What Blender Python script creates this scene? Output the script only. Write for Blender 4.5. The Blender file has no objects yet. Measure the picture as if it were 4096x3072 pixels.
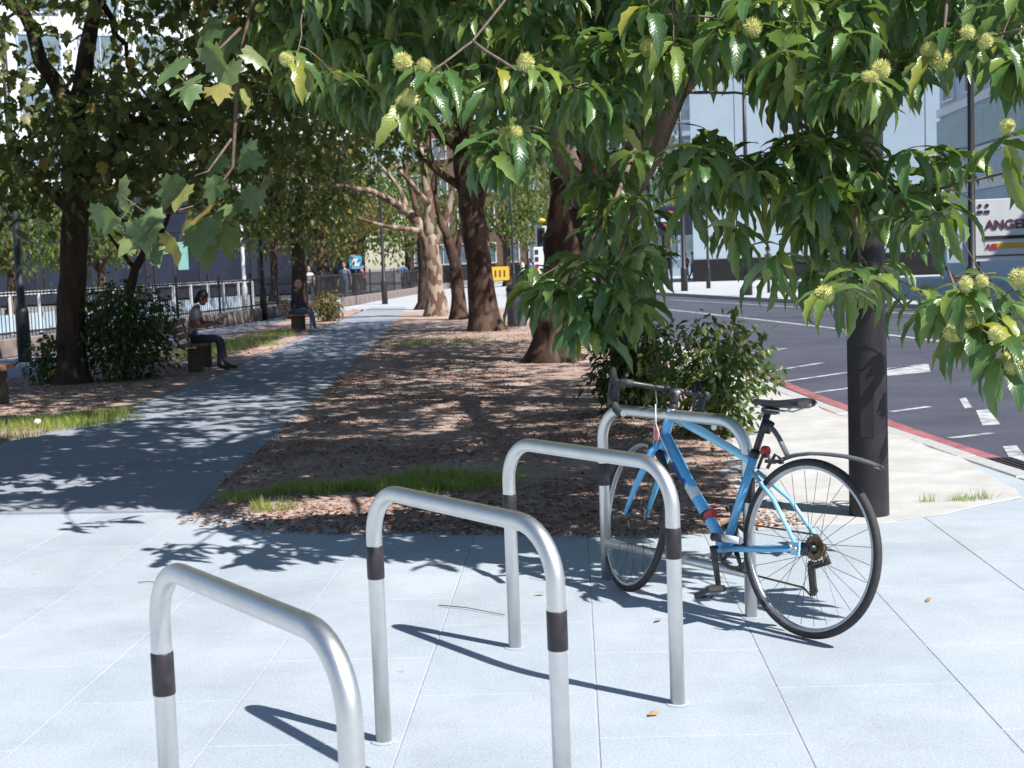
import bpy, bmesh, math, random
import numpy as np
from mathutils import Vector, Matrix, noise

random.seed(11)
RNG = np.random.default_rng(7)
scene = bpy.context.scene
col = scene.collection

# ------------------------------------------------------------------ camera
FPX, PITCH, ROLL, CAMH = 5500.0, math.radians(5.0465), math.radians(-2.198), 1.4495
fwd = Vector((0, math.cos(PITCH), -math.sin(PITCH)))
right0 = Vector((1, 0, 0)); up0 = right0.cross(fwd)
RGT = math.cos(ROLL) * right0 + math.sin(ROLL) * up0
UPV = -math.sin(ROLL) * right0 + math.cos(ROLL) * up0
cam_data = bpy.data.cameras.new('camera'); cam = bpy.data.objects.new('camera', cam_data); col.objects.link(cam)
cam.matrix_world = Matrix(((RGT.x, UPV.x, -fwd.x, 0), (RGT.y, UPV.y, -fwd.y, 0), (RGT.z, UPV.z, -fwd.z, CAMH), (0, 0, 0, 1)))
cam_data.sensor_width = 36.0
cam_data.lens = 36.0 * FPX / 4096.0
cam_data.clip_start = 0.05; cam_data.clip_end = 2000
cam_data.dof.use_dof = True; cam_data.dof.focus_distance = 5.6; cam_data.dof.aperture_fstop = 9.0
scene.camera = cam

# ------------------------------------------------------------------ sky, sun, exposure
SUN_EL = math.radians(49.0)
SUN_H = Vector((0.772, -0.636, 0)).normalized()
SUN = Vector((SUN_H.x * math.cos(SUN_EL), SUN_H.y * math.cos(SUN_EL), math.sin(SUN_EL)))
world = bpy.data.worlds.new('World'); scene.world = world; world.use_nodes = True
wn = world.node_tree.nodes; wl = world.node_tree.links
sky = wn.new('ShaderNodeTexSky'); sky.sky_type = 'NISHITA'; sky.sun_disc = False
sky.sun_elevation = SUN_EL; sky.sun_rotation = math.atan2(SUN_H.x, SUN_H.y)
sky.air_density = 1.0; sky.dust_density = 0.4; sky.ozone_density = 2.6
wl.new(sky.outputs[0], wn['Background'].inputs[0]); wn['Background'].inputs[1].default_value = 0.08
sun_data = bpy.data.lights.new('sun', 'SUN'); sun_data.energy = 5.0; sun_data.angle = math.radians(0.53); sun_data.color = (1.0, 0.965, 0.91)
sun = bpy.data.objects.new('sun', sun_data); col.objects.link(sun)
sun.rotation_euler = (-SUN).to_track_quat('-Z', 'Y').to_euler()
scene.view_settings.view_transform = 'Standard'; scene.view_settings.look = 'None'
scene.view_settings.exposure = 0.65; scene.view_settings.gamma = 1.0
scene.cycles.max_bounces = 8; scene.cycles.transparent_max_bounces = 8

# ------------------------------------------------------------------ pixel helpers (photo scaled to 2212 px wide)
S = 4096 / 2212
def ray(x, y):
    u, v = x * S, y * S
    return (RGT * ((u - 2048) / FPX) - UPV * ((v - 1536) / FPX) + fwd)
def G(x, y, z=0.0):
    d = ray(x, y); t = (z - CAMH) / d.z
    return Vector((d.x * t, d.y * t, z))
def AT(x, y, Y):
    d = ray(x, y); t = Y / d.y
    return Vector((d.x * t, Y, CAMH + d.z * t))
_R, _U, _F = np.array(RGT), np.array(UPV), np.array(fwd)
def PIX(P):
    d = np.asarray(P, float) - np.array([0, 0, CAMH])
    z = d @ _F; z = np.where(np.abs(z) < 1e-6, 1e-6, z)
    return (2048 + FPX * (d @ _R) / z) / S, (1536 - FPX * (d @ _U) / z) / S, z
SHK = math.cos(SUN_EL) / math.sin(SUN_EL)
def SHADOW(P):
    P = np.asarray(P, float)
    return P[..., 0] - SUN_H.x * SHK * P[..., 2], P[..., 1] - SUN_H.y * SHK * P[..., 2]
def lerp_fn(xs, ys): return lambda v: np.interp(v, xs, ys)

# ------------------------------------------------------------------ object helpers
def tag(o, label=None, cat=None, group=None, kind=None):
    if label: o['label'] = label
    if cat: o['category'] = cat
    if group: o['group'] = group
    if kind: o['kind'] = kind
    return o
def link(o, parent=None):
    col.objects.link(o)
    if parent is not None: o.parent = parent
    return o
def empty(name, loc=(0, 0, 0), rz=0.0):
    o = bpy.data.objects.new(name, None); link(o); o.location = loc; o.rotation_euler = (0, 0, rz); o.empty_display_size = 0.1
    return o
def copy_tree(o, parent=None):
    c = o.copy(); col.objects.link(c); c.parent = parent
    if parent is not None: c.matrix_parent_inverse = o.matrix_parent_inverse
    for ch in list(o.children): copy_tree(ch, c)
    return c

class MB:
    def __init__(s): s.v = []; s.f = []; s.m = []; s.sm = []
    def add(s, V, F, mi=0, smooth=False):
        b = len(s.v); s.v += [tuple(p) for p in V]
        for f in F: s.f.append([i + b for i in f]); s.m.append(mi); s.sm.append(smooth)
        return s
    def box(s, c, d, rz=0.0, mi=0, rx=0.0, ry=0.0, bev=0.0):
        M = Matrix.Translation(Vector(c)) @ Matrix.Rotation(rz, 4, 'Z') @ Matrix.Rotation(ry, 4, 'Y') @ Matrix.Rotation(rx, 4, 'X')
        hx, hy, hz = d[0] / 2, d[1] / 2, d[2] / 2
        if bev <= 0:
            V = [M @ Vector((x, y, z)) for z in (-hz, hz) for x, y in ((-hx, -hy), (hx, -hy), (hx, hy), (-hx, hy))]
            F = [(3, 2, 1, 0), (4, 5, 6, 7), (0, 1, 5, 4), (1, 2, 6, 5), (2, 3, 7, 6), (3, 0, 4, 7)]
            return s.add(V, F, mi)
        b = bev; V = []; F = []
        rings = [(-hz, hx - b, hy - b), (-hz + b, hx, hy), (hz - b, hx, hy), (hz, hx - b, hy - b)]
        for z, x, y in rings: V += [M @ Vector(q) for q in ((-x, -y, z), (x, -y, z), (x, y, z), (-x, y, z))]
        F.append((3, 2, 1, 0)); F.append((12, 13, 14, 15))
        for k in range(3):
            for i in range(4):
                j = (i + 1) % 4; F.append((4 * k + i, 4 * k + j, 4 * k + 4 + j, 4 * k + 4 + i))
        return s.add(V, F, mi)
    def tube(s, pts, rad, n=8, cap=True, mi=0, smooth=True, closed=False, sy=1.0, refup=None):
        pts = [Vector(p) for p in pts]; N = len(pts)
        if not hasattr(rad, '__len__'): rad = [rad] * N
        V = []; F = []
        def tan(i):
            if closed: return (pts[(i + 1) % N] - pts[i - 1]).normalized()
            a = pts[max(i - 1, 0)]; b = pts[min(i + 1, N - 1)]
            return (b - a).normalized()
        t0 = tan(0); ref = Vector(refup) if refup else (Vector((0, 0, 1)) if abs(t0.z) < 0.9 else Vector((1, 0, 0)))
        u = t0.cross(ref).normalized(); pt = t0
        for i in range(N):
            t = tan(i); ax = pt.cross(t)
            if ax.length > 1e-7:
                u = Matrix.Rotation(pt.angle(t), 3, ax.normalized()) @ u
            u = (u - t * u.dot(t)).normalized(); w = t.cross(u); pt = t
            for k in range(n):
                a = 2 * math.pi * k / n; V.append(pts[i] + (u * math.cos(a) + w * math.sin(a) * sy) * rad[i])
        R = N if closed else N - 1
        for i in range(R):
            j = (i + 1) % N
            for k in range(n):
                l = (k + 1) % n; F.append((i * n + k, i * n + l, j * n + l, j * n + k))
        b = len(s.v); s.add(V, F, mi, smooth)
        if cap and not closed:
            s.f.append([b + k for k in reversed(range(n))]); s.m.append(mi); s.sm.append(False)
            s.f.append([b + (N - 1) * n + k for k in range(n)]); s.m.append(mi); s.sm.append(False)
        return s
    def lathe(s, prof, n=16, c=(0, 0, 0), M=None, mi=0, smooth=True, cap=True):
        V = []; F = []
        for r, z in prof:
            for k in range(n):
                a = 2 * math.pi * k / n; V.append(Vector((r * math.cos(a), r * math.sin(a), z)))
        V = [(M @ p if M else p) + Vector(c) for p in V]
        for i in range(len(prof) - 1):
            for k in range(n):
                l = (k + 1) % n; F.append((i * n + k, i * n + l, (i + 1) * n + l, (i + 1) * n + k))
        b = len(s.v); s.add(V, F, mi, smooth)
        if cap:
            s.f.append([b + k for k in reversed(range(n))]); s.m.append(mi); s.sm.append(False)
            s.f.append([b + (len(prof) - 1) * n + k for k in range(n)]); s.m.append(mi); s.sm.append(False)
        return s
    def poly(s, P, z, mi=0):
        return s.add([(p[0], p[1], z) for p in P], [list(range(len(P)))], mi)
    def mesh(s, name, mats):
        me = bpy.data.meshes.new(name); me.from_pydata(s.v, [], s.f)
        if not isinstance(mats, (list, tuple)): mats = [mats]
        for m in mats: me.materials.append(m)
        me.polygons.foreach_set('material_index', s.m); me.polygons.foreach_set('use_smooth', s.sm); me.update()
        return me
    def build(s, name, mats, parent=None, loc=None):
        o = bpy.data.objects.new(name, s.mesh(name, mats)); link(o, parent)
        if loc is not None: o.location = loc
        return o
def obj_from(name, me, parent=None, loc=None):
    o = bpy.data.objects.new(name, me); link(o, parent)
    if loc is not None: o.location = loc
    return o
def struct(o): o['kind'] = 'structure'; return o

def tri_mesh(name, V, F, mat, UV=None, smooth=False):
    """fast triangle mesh from numpy"""
    me = bpy.data.meshes.new(name); n = len(V); m = len(F)
    me.vertices.add(n); me.vertices.foreach_set('co', np.ascontiguousarray(V, np.float32).ravel())
    me.loops.add(m * 3); me.polygons.add(m)
    me.polygons.foreach_set('loop_start', np.arange(0, m * 3, 3, dtype=np.int32))
    me.loops.foreach_set('vertex_index', np.ascontiguousarray(F, np.int32).ravel())
    if smooth: me.polygons.foreach_set('use_smooth', np.ones(m, bool))
    if UV is not None:
        uv = me.uv_layers.new(name='UVMap'); uv.data.foreach_set('uv', np.ascontiguousarray(UV[F.ravel()], np.float32).ravel())
    me.materials.append(mat); me.update(calc_edges=True); me.validate()
    return me
def scatter(name, leafs, var, P, R, s, mat, smooth=False):
    Vs, Fs, Us = [], [], []; base = 0
    for k, (V, F, U) in enumerate(leafs):
        idx = np.nonzero(var == k)[0]
        if len(idx) == 0: continue
        W = np.einsum('nij,vj->nvi', R[idx], V) * s[idx][:, None, None] + P[idx][:, None, :]
        Vs.append(W.reshape(-1, 3)); nv = len(V)
        Fs.append((F[None] + (np.arange(len(idx)) * nv)[:, None, None]).reshape(-1, 3) + base); base += len(idx) * nv
        Us.append(np.tile(U, (len(idx), 1)))
    return tri_mesh(name, np.concatenate(Vs), np.concatenate(Fs), mat, np.concatenate(Us), smooth)
def rot_zyx(az, tilt, roll):
    ca, sa, ct, st, cr, sr = np.cos(az), np.sin(az), np.cos(tilt), np.sin(tilt), np.cos(roll), np.sin(roll)
    n = len(az); Z = np.zeros((n, 3, 3)); Y = np.zeros((n, 3, 3)); X = np.zeros((n, 3, 3))
    Z[:, 0, 0] = ca; Z[:, 0, 1] = -sa; Z[:, 1, 0] = sa; Z[:, 1, 1] = ca; Z[:, 2, 2] = 1
    Y[:, 0, 0] = ct; Y[:, 0, 2] = st; Y[:, 2, 0] = -st; Y[:, 2, 2] = ct; Y[:, 1, 1] = 1
    X[:, 1, 1] = cr; X[:, 1, 2] = -sr; X[:, 2, 1] = sr; X[:, 2, 2] = cr; X[:, 0, 0] = 1
    return Z @ Y @ X

# ------------------------------------------------------------------ materials
class NT:
    def __init__(s, name):
        s.m = bpy.data.materials.new(name); s.m.use_nodes = True; s.t = s.m.node_tree; s.n = s.t.nodes; s.l = s.t.links
        s.b = s.n['Principled BSDF']; s.out = s.n['Material Output']
    def node(s, ty, **kw):
        x = s.n.new(ty)
        for k, v in kw.items():
            if k.startswith('i_'): x.inputs[k[2:].replace('_', ' ')].default_value = v
            else: setattr(x, k, v)
        return x
    def L(s, a, b): s.l.new(a, b)
    def coord(s, world=False):
        if world: return s.node('ShaderNodeNewGeometry').outputs['Position']
        return s.node('ShaderNodeTexCoord').outputs['Object']
    def noise(s, scale, detail=4, rough=.6, vec=None):
        x = s.node('ShaderNodeTexNoise'); x.inputs['Scale'].default_value = scale; x.inputs['Detail'].default_value = detail; x.inputs['Roughness'].default_value = rough
        if vec is not None: s.L(vec, x.inputs['Vector'])
        return x.outputs['Fac']
    def ramp(s, fac, stops):
        r = s.node('ShaderNodeValToRGB'); e = r.color_ramp.elements
        while len(e) < len(stops): e.new(0.5)
        for q, (p, c) in zip(e, stops): q.position = p; q.color = (*c, 1) if len(c) == 3 else c
        s.L(fac, r.inputs[0]); return r.outputs[0]
    def mix(s, fac, a, b, mode='MIX'):
        x = s.node('ShaderNodeMix', data_type='RGBA', blend_type=mode)
        for inp, v in ((0, fac), (6, a), (7, b)):
            if hasattr(v, 'default_value') or hasattr(v, 'is_linked'): s.L(v, x.inputs[inp])
            else: x.inputs[inp].default_value = v if inp == 0 else ((*v, 1) if len(v) == 3 else v)
        return x.outputs[2]
    def bump(s, h, strength=.3, dist=.01):
        b = s.node('ShaderNodeBump'); b.inputs['Strength'].default_value = strength; b.inputs['Distance'].default_value = dist
        s.L(h, b.inputs['Height']); s.L(b.outputs[0], s.b.inputs['Normal'])
    def set(s, rough=.6, metal=0., spec=.5, coat=0.):
        s.b.inputs['Roughness'].default_value = rough; s.b.inputs['Metallic'].default_value = metal
        s.b.inputs['Specular IOR Level'].default_value = spec; s.b.inputs['Coat Weight'].default_value = coat
        return s
def mat(name, c1, c2=None, scale=6.0, rough=.6, metal=0., spec=.5, bump=0., bscale=None, world=False, coat=0., lo=.35, hi=.65, dist=.01):
    n = NT(name).set(rough, metal, spec, coat); v = n.coord(world)
    if c2 is None: c2 = tuple(x * .82 for x in c1)
    f = n.noise(scale, 5, .62, v); n.L(n.ramp(f, [(lo, c1), (hi, c2)]), n.b.inputs['Base Color'])
    rr = n.node('ShaderNodeMapRange'); n.L(n.noise(scale * 2.3, 3, .5, v), rr.inputs[0])
    rr.inputs[3].default_value = max(rough - .08, .02); rr.inputs[4].default_value = min(rough + .08, 1); n.L(rr.outputs[0], n.b.inputs['Roughness'])
    if bump: n.bump(n.noise(bscale or scale * 4, 4, .6, v), bump, dist)
    return n.m

def leaf_mat(name, g1, g2, g3, rough=.4, trans=.3, spec=.5, veins=True, tcol=(.28, .42, .05)):
    n = NT(name).set(rough, 0, spec)
    geo = n.node('ShaderNodeNewGeometry'); oi = n.node('ShaderNodeObjectInfo')
    add = n.node('ShaderNodeMath', operation='ADD'); n.L(geo.outputs['Random Per Island'], add.inputs[0]); n.L(oi.outputs['Random'], add.inputs[1])
    fr = n.node('ShaderNodeMath', operation='FRACT'); n.L(add.outputs[0], fr.inputs[0])
    base = n.ramp(fr.outputs[0], [(0.0, g1), (.5, g2), (.88, g3), (1.0, tuple(min(1, x) for x in (g3[0] * 1.6, g3[1] * 1.1, g3[2] * .7)))])
    nz = n.noise(40, 3, .6, n.node('ShaderNodeNewGeometry').outputs['Position'])
    base = n.mix(.35, base, n.ramp(nz, [(.3, (.55, .55, .55)), (.7, (1.25, 1.25, 1.1))]), 'MULTIPLY')
    if veins:
        uv = n.node('ShaderNodeUVMap').outputs[0]
        sep = n.node('ShaderNodeSeparateXYZ'); n.L(uv, sep.inputs[0])
        ab = n.node('ShaderNodeMath', operation='ABSOLUTE'); n.L(sep.outputs[1], ab.inputs[0])
        m1 = n.node('ShaderNodeMath', operation='MULTIPLY_ADD'); n.L(ab.outputs[0], m1.inputs[0]); m1.inputs[1].default_value = -.16; n.L(sep.outputs[0], m1.inputs[2])
        m2 = n.node('ShaderNodeMath', operation='MULTIPLY'); n.L(m1.outputs[0], m2.inputs[0]); m2.inputs[1].default_value = 95.
        sn = n.node('ShaderNodeMath', operation='SINE'); n.L(m2.outputs[0], sn.inputs[0])
        n.bump(sn.outputs[0], .16, .002)
        mr = n.node('ShaderNodeMapRange'); n.L(ab.outputs[0], mr.inputs[0]); mr.inputs[1].default_value = .0; mr.inputs[2].default_value = .09; mr.inputs[3].default_value = .55; mr.inputs[4].default_value = 0
        base = n.mix(mr.outputs[0], base, (.22, .28, .07))
    n.L(base, n.b.inputs['Base Color'])
    tr = n.node('ShaderNodeBsdfTranslucent'); n.L(n.mix(.6, base, tcol), tr.inputs[0])
    mx = n.node('ShaderNodeMixShader'); mx.inputs[0].default_value = trans
    n.L(n.b.outputs[0], mx.inputs[1]); n.L(tr.outputs[0], mx.inputs[2]); n.L(mx.outputs[0], n.out.inputs[0])
    return n.m

def bark_mat(name, c1, c2, c3=None, scale=9., bump=.6):
    n = NT(name).set(.9, 0, .2); tc = n.coord(True)
    mp = n.node('ShaderNodeMapping'); mp.inputs['Scale'].default_value = (1, 1, .28 if c3 is None else .5); n.L(tc, mp.inputs[0])
    f = n.noise(scale, 6, .65, mp.outputs[0]); c = n.ramp(f, [(.35, c1), (.62, c2)])
    if c3:
        vo = n.node('ShaderNodeTexVoronoi', feature='F1'); vo.inputs['Scale'].default_value = 9.; vo.inputs['Randomness'].default_value = 1.; n.L(n.mix(.12, mp.outputs[0], n.node('ShaderNodeTexNoise').outputs['Color']), vo.inputs['Vector']) if False else n.L(mp.outputs[0], vo.inputs['Vector'])
        sp = n.node('ShaderNodeSeparateXYZ'); n.L(vo.outputs['Color'], sp.inputs[0])
        c = n.mix(n.ramp(sp.outputs[0], [(.45, (0, 0, 0)), (.72, (1, 1, 1))]), c, c3)
    n.L(c, n.b.inputs['Base Color'])
    wv = n.noise(scale * 3, 5, .7, mp.outputs[0]); n.bump(wv, bump, .03)
    return n.m

M = {}
# --- ground materials
def concrete_slab():
    n = NT('concrete_slab').set(.85, 0, .3); p = n.coord(True)
    oi = n.node('ShaderNodeObjectInfo').outputs['Random']
    f = n.noise(1.1, 6, .6, p); g = n.noise(110, 4, .8, p)
    c = n.ramp(f, [(.3, (.37, .42, .47)), (.7, (.445, .49, .535))])
    c = n.mix(.5, c, n.ramp(oi, [(0, (.93, .94, .95)), (1, (1.04, 1.04, 1.03))]), 'MULTIPLY')
    c = n.mix(.9, c, n.ramp(g, [(.32, (.70, .71, .74)), (.68, (1.2, 1.2, 1.2))]), 'MULTIPLY')
    st = n.noise(.75, 7, .75, p); c = n.mix(.55, c, n.ramp(st, [(.36, (.70, .70, .71)), (.56, (1, 1, 1))]), 'MULTIPLY')
    vo = n.node('ShaderNodeTexVoronoi', feature='F1'); vo.inputs['Scale'].default_value = 3.1; n.L(p, vo.inputs['Vector'])
    c = n.mix(.6, c, n.ramp(vo.outputs['Distance'], [(.035, (.62, .6, .58)), (.05, (1, 1, 1))]), 'MULTIPLY')   # old gum spots
    n.L(c, n.b.inputs['Base Color']); n.bump(g, .25, .004); return n.m
M['slab'] = concrete_slab()
M['joint'] = mat('joint_sand', (.37, .39, .41), (.29, .30, .315), 20, .95, world=True)
def asphalt(name, c1, c2, sc=90):
    n = NT(name).set(.9, 0, .25); p = n.coord(True)
    f = n.noise(.8, 5, .65, p); g = n.noise(sc, 2, .7, p)
    c = n.ramp(f, [(.3, c1), (.7, c2)]); c = n.mix(.7, c, n.ramp(g, [(.3, (.7, .7, .72)), (.72, (1.25, 1.25, 1.25))]), 'MULTIPLY')
    n.L(c, n.b.inputs['Base Color']); n.bump(g, .35, .005); return n.m
M['path'] = asphalt('path_asphalt', (.26, .285, .335), (.325, .35, .40))
M['road'] = asphalt('road_asphalt', (.055, .06, .085), (.09, .095, .125), 60)
M['plaza'] = asphalt('plaza_paving', (.40, .42, .44), (.46, .475, .49), 30)
def earth():
    n = NT('dry_earth').set(.95, 0, .15); p = n.coord(True)
    f = n.noise(.9, 6, .7, p); g = n.noise(14, 5, .75, p); h = n.noise(75, 3, .7, p)
    c = n.ramp(f, [(.3, (.50, .42, .38)), (.5, (.42, .315, .275)), (.72, (.33, .22, .185))])
    c = n.mix(.75, c, n.ramp(g, [(.28, (.60, .54, .52)), (.6, (1.12, 1.12, 1.12))]), 'MULTIPLY')
    c = n.mix(.5, c, n.ramp(h, [(.3, (.6, .58, .56)), (.65, (1.2, 1.2, 1.2))]), 'MULTIPLY')
    n.L(c, n.b.inputs['Base Color']); n.bump(g, .5, .03); return n.m
M['earth'] = earth()
M['terrain'] = mat('far_ground', (.22, .22, .22), (.17, .17, .175), .6, .95, world=True)
M['kerb'] = mat('kerb_granite', (.44, .44, .44), (.36, .355, .36), 25, .85, world=True, bump=.15)
M['white_line'] = mat('road_paint_white', (.50, .52, .55), (.16, .165, .19), 6, .85, world=True, lo=.40, hi=.68)
M['red_line'] = mat('road_paint_red', (.36, .125, .135), (.15, .07, .08), 4, .9, world=True, lo=.38, hi=.70)
M['cast_iron'] = mat('cast_iron', (.09, .085, .085), (.05, .048, .05), 30, .6, .6)
# --- street things
def steel():
    n = NT('brushed_stainless').set(.33, 1, .5); tc = n.coord(False)
    mp = n.node('ShaderNodeMapping'); mp.inputs['Scale'].default_value = (1, 1, 30); n.L(tc, mp.inputs[0])
    f = n.noise(14, 5, .7, tc); g = n.noise(45, 3, .6, mp.outputs[0])
    n.L(n.ramp(f, [(.3, (.78, .775, .76)), (.7, (.68, .675, .66))]), n.b.inputs['Base Color'])
    mr = n.node('ShaderNodeMapRange'); n.L(g, mr.inputs[0]); mr.inputs[3].default_value = .34; mr.inputs[4].default_value = .52; n.L(mr.outputs[0], n.b.inputs['Roughness'])
    n.bump(g, .06, .002); return n.m
M['steel'] = steel()
M['tape'] = mat('dark_band', (.018, .014, .018), (.034, .027, .032), 30, .42, 0, .5, .1)
M['post'] = mat('dark_post_paint', (.016, .013, .017), (.026, .022, .026), 8, .45, 0, .4, .15, 40)
M['black_metal'] = mat('black_metal', (.018, .018, .02), (.03, .03, .032), 12, .45)
M['blue'] = mat('blue_frame_paint', (.12, .45, .76), (.105, .42, .72), 5, .28, 0, .5, coat=.5)
M['cyan'] = mat('pale_blue_paint', (.30, .65, .82), (.27, .61, .79), 5, .28, 0, .5, coat=.5)
M['navy'] = mat('navy_decal', (.02, .05, .30), (.02, .045, .27), 5, .3)
M['whitepaint'] = mat('white_decal', (.7, .72, .74), (.6, .62, .64), 20, .4)
M['rubber'] = mat('tyre_rubber', (.028, .025, .027), (.045, .04, .042), 40, .75, bump=.15)
M['alloy'] = mat('alloy', (.60, .60, .61), (.5, .5, .52), 30, .34, 1.)
M['rimgrey'] = mat('rim_alloy', (.52, .52, .53), (.42, .42, .43), 30, .38, .9)
M['dark_alloy'] = mat('dark_alloy', (.06, .06, .065), (.1, .1, .1), 30, .4, .8)
M['black'] = mat('black_plastic', (.02, .02, .022), (.03, .03, .033), 25, .4)
M['tapegrip'] = mat('bar_tape', (.03, .03, .034), (.055, .055, .06), 60, .6, bump=.2)
M['saddle'] = mat('saddle_vinyl', (.03, .03, .034), (.045, .045, .05), 40, .38)
M['mudguard'] = mat('grey_mudguard', (.11, .115, .125), (.15, .155, .165), 20, .4)
M['red'] = mat('red_plastic', (.55, .045, .035), (.42, .03, .03), 20, .35)
M['pink'] = mat('pink_tag', (.68, .24, .22), (.6, .2, .19), 20, .5)
M['cable'] = mat('pale_cable', (.65, .65, .62), (.55, .55, .53), 30, .4)
M['brass'] = mat('brass_links', (.25, .18, .09), (.14, .1, .06), 60, .45, .8)
M['wood'] = mat('bench_wood', (.30, .14, .075), (.20, .09, .05), 9, .7, bump=.2)
M['conc'] = mat('bench_concrete', (.10, .085, .075), (.065, .055, .05), 12, .9, bump=.3)
M['plinth'] = mat('plinth_stone', (.30, .23, .21), (.17, .14, .135), 3, .9, bump=.4)
M['white'] = mat('white_coat', (.74, .75, .77), (.66, .67, .7), 2, .5)
M['panel'] = mat('white_panel', (.60, .70, .78), (.55, .65, .73), .6, .5)
M['panel2'] = mat('pale_blue_render', (.46, .57, .67), (.40, .50, .6), .5, .6)
M['navywall'] = mat('dark_navy', (.009, .012, .028), (.014, .018, .036), .5, .5)  # navy stands for shade on the office ground floor; also the ring sign panel
M['brick'] = mat('brown_brick', (.24, .15, .11), (.17, .11, .085), 4, .9)
def glass(name, c, r=.12):
    n = NT(name).set(r, 0, .8); n.L(n.ramp(n.noise(1.2, 3, .5, n.coord(True)), [(.3, c), (.7, tuple(x * .6 for x in c))]), n.b.inputs['Base Color']); return n.m
M['glass'] = glass('window_glass', (.22, .29, .35))
M['shopglass'] = mat('dark_shop_glass', (.010, .013, .028), (.022, .028, .05), .4, .45, 0, .25)
M['teal'] = glass('teal_glass', (.10, .24, .27), .2)
M['darkbase'] = mat('dark_base', (.012, .010, .014), (.02, .017, .02), 2, .6)
M['yellow'] = mat('yellow_sign', (.72, .45, .04), (.66, .41, .04), 4, .5)
M['darktext'] = mat('dark_lettering', (.10, .03, .035), (.09, .028, .03), 8, .6)
M['redtext'] = mat('red_lettering', (.40, .04, .04), (.36, .035, .035), 8, .6)
M['blacktext'] = mat('black_lettering', (.03, .03, .035), (.025, .025, .03), 8, .6)
M['cyansign'] = mat('cyan_sign', (.08, .42, .68), (.07, .38, .62), 8, .5)
M['green_banner'] = mat('green_banner', (.16, .42, .34), (.3, .52, .48), 2.2, .7)
M['litbin'] = mat('bin_metal', (.16, .15, .17), (.11, .10, .12), 8, .5, .3)
# --- vegetation
M['chest_leaf'] = leaf_mat('chestnut_leaf', (.050, .115, .042), (.090, .185, .060), (.20, .285, .07), .31, .28, .75)
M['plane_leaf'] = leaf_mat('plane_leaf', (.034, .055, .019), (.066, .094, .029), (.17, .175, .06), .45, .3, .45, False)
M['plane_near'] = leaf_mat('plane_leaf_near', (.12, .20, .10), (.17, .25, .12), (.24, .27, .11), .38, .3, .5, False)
M['far_leaf'] = leaf_mat('far_tree_leaf', (.06, .10, .02), (.085, .13, .03), (.13, .155, .045), .5, .35, .4, False)
M['autumn'] = leaf_mat('turning_leaf', (.07, .075, .022), (.10, .10, .03), (.17, .12, .035), .5, .3, .4, False, (.35, .33, .07))
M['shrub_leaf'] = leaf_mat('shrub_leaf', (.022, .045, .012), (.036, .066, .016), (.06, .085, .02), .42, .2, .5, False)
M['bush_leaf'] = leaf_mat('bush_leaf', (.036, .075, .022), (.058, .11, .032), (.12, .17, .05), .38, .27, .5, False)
M['grass'] = leaf_mat('grass_blade', (.16, .26, .05), (.25, .35, .08), (.40, .43, .15), .55, .35, .3, False, (.4, .5, .08))
M['litter'] = leaf_mat('dead_leaf', (.19, .105, .082), (.27, .165, .13), (.38, .27, .225), .8, .1, .2, False, (.4, .2, .1))
M['burr'] = mat('burr_husk', (.64, .62, .27), (.50, .51, .17), 40, .7, spec=.3)
M['twig'] = mat('twig_bark', (.20, .15, .115), (.12, .085, .065), 30, .8, spec=.3)
M['bark_dark'] = bark_mat('dark_bark', (.035, .024, .02), (.07, .048, .038))
M['bark_chest'] = bark_mat('chestnut_bark', (.045, .032, .026), (.085, .06, .048))
M['bark_plane'] = bark_mat('plane_bark', (.17, .105, .08), (.10, .06, .045), (.33, .27, .21), 6., .3)
M['bark_brown'] = bark_mat('brown_plane_bark', (.07, .041, .031), (.04, .024, .019), (.11, .07, .052), 6., .4)
# --- people
M['skin'] = mat('skin', (.48, .26, .19), (.44, .23, .17), 10, .55)
M['skin_dark'] = mat('tanned_skin', (.36, .17, .11), (.33, .15, .10), 10, .55)
M['hair'] = mat('dark_hair', (.014, .011, .012), (.025, .02, .02), 60, .6)
M['denim'] = mat('denim', (.055, .065, .105), (.04, .048, .08), 25, .9, bump=.2)
M['denim_l'] = mat('blue_jeans', (.10, .15, .24), (.075, .11, .18), 25, .9)
M['beige_top'] = mat('dusky_pink_top', (.46, .42, .43), (.38, .34, .35), 14, .9)
M['dark_top'] = mat('dark_jumper', (.035, .028, .05), (.05, .04, .07), 14, .9)
M['shoe'] = mat('dark_shoe', (.03, .027, .028), (.04, .036, .036), 20, .6)
M['shoe_w'] = mat('white_trainer', (.7, .7, .7), (.6, .6, .6), 20, .6)
M['paper'] = mat('book_pages', (.62, .67, .73), (.56, .6, .66), 20, .8)
for i, c in enumerate(((.14, .16, .26), (.6, .6, .62), (.5, .12, .12), (.08, .2, .42), (.05, .05, .06), (.42, .30, .16))): M['shirt%d' % i] = mat('shirt_cloth_%d' % i, c, None, 14, .9)

# ------------------------------------------------------------------ the ground
struct(MB().poly([(-900, -60), (900, -60), (900, 1400), (-900, 1400)], -.135).build('ground', M['terrain']))
kerb_pts = [(3.9, 1.0), (3.55, 5.0), (3.27, 8.0), (3.03, 11.2), (2.90, 14.5), (2.80, 20), (2.62, 28), (2.25, 45), (1.3, 70), (-.5, 110)]
far_kerb = [(24, -6), (18, 12), (14.2, 22), (11.2, 31), (8.2, 44), (6.2, 56), (4.6, 72), (2.4, 110)]
kx = lerp_fn([p[1] for p in kerb_pts], [p[0] for p in kerb_pts])
fx = lerp_fn([p[1] for p in far_kerb], [p[0] for p in far_kerb])
b = MB(); ys = np.linspace(-6, 110, 60)
for a, c in zip(ys[:-1], ys[1:]):
    b.add([(kx(a), a, -.11), (fx(a), a, -.11), (fx(c), c, -.11), (kx(c), c, -.11)], [(0, 1, 2, 3)])
struct(b.build('road', M['road']))
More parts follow.
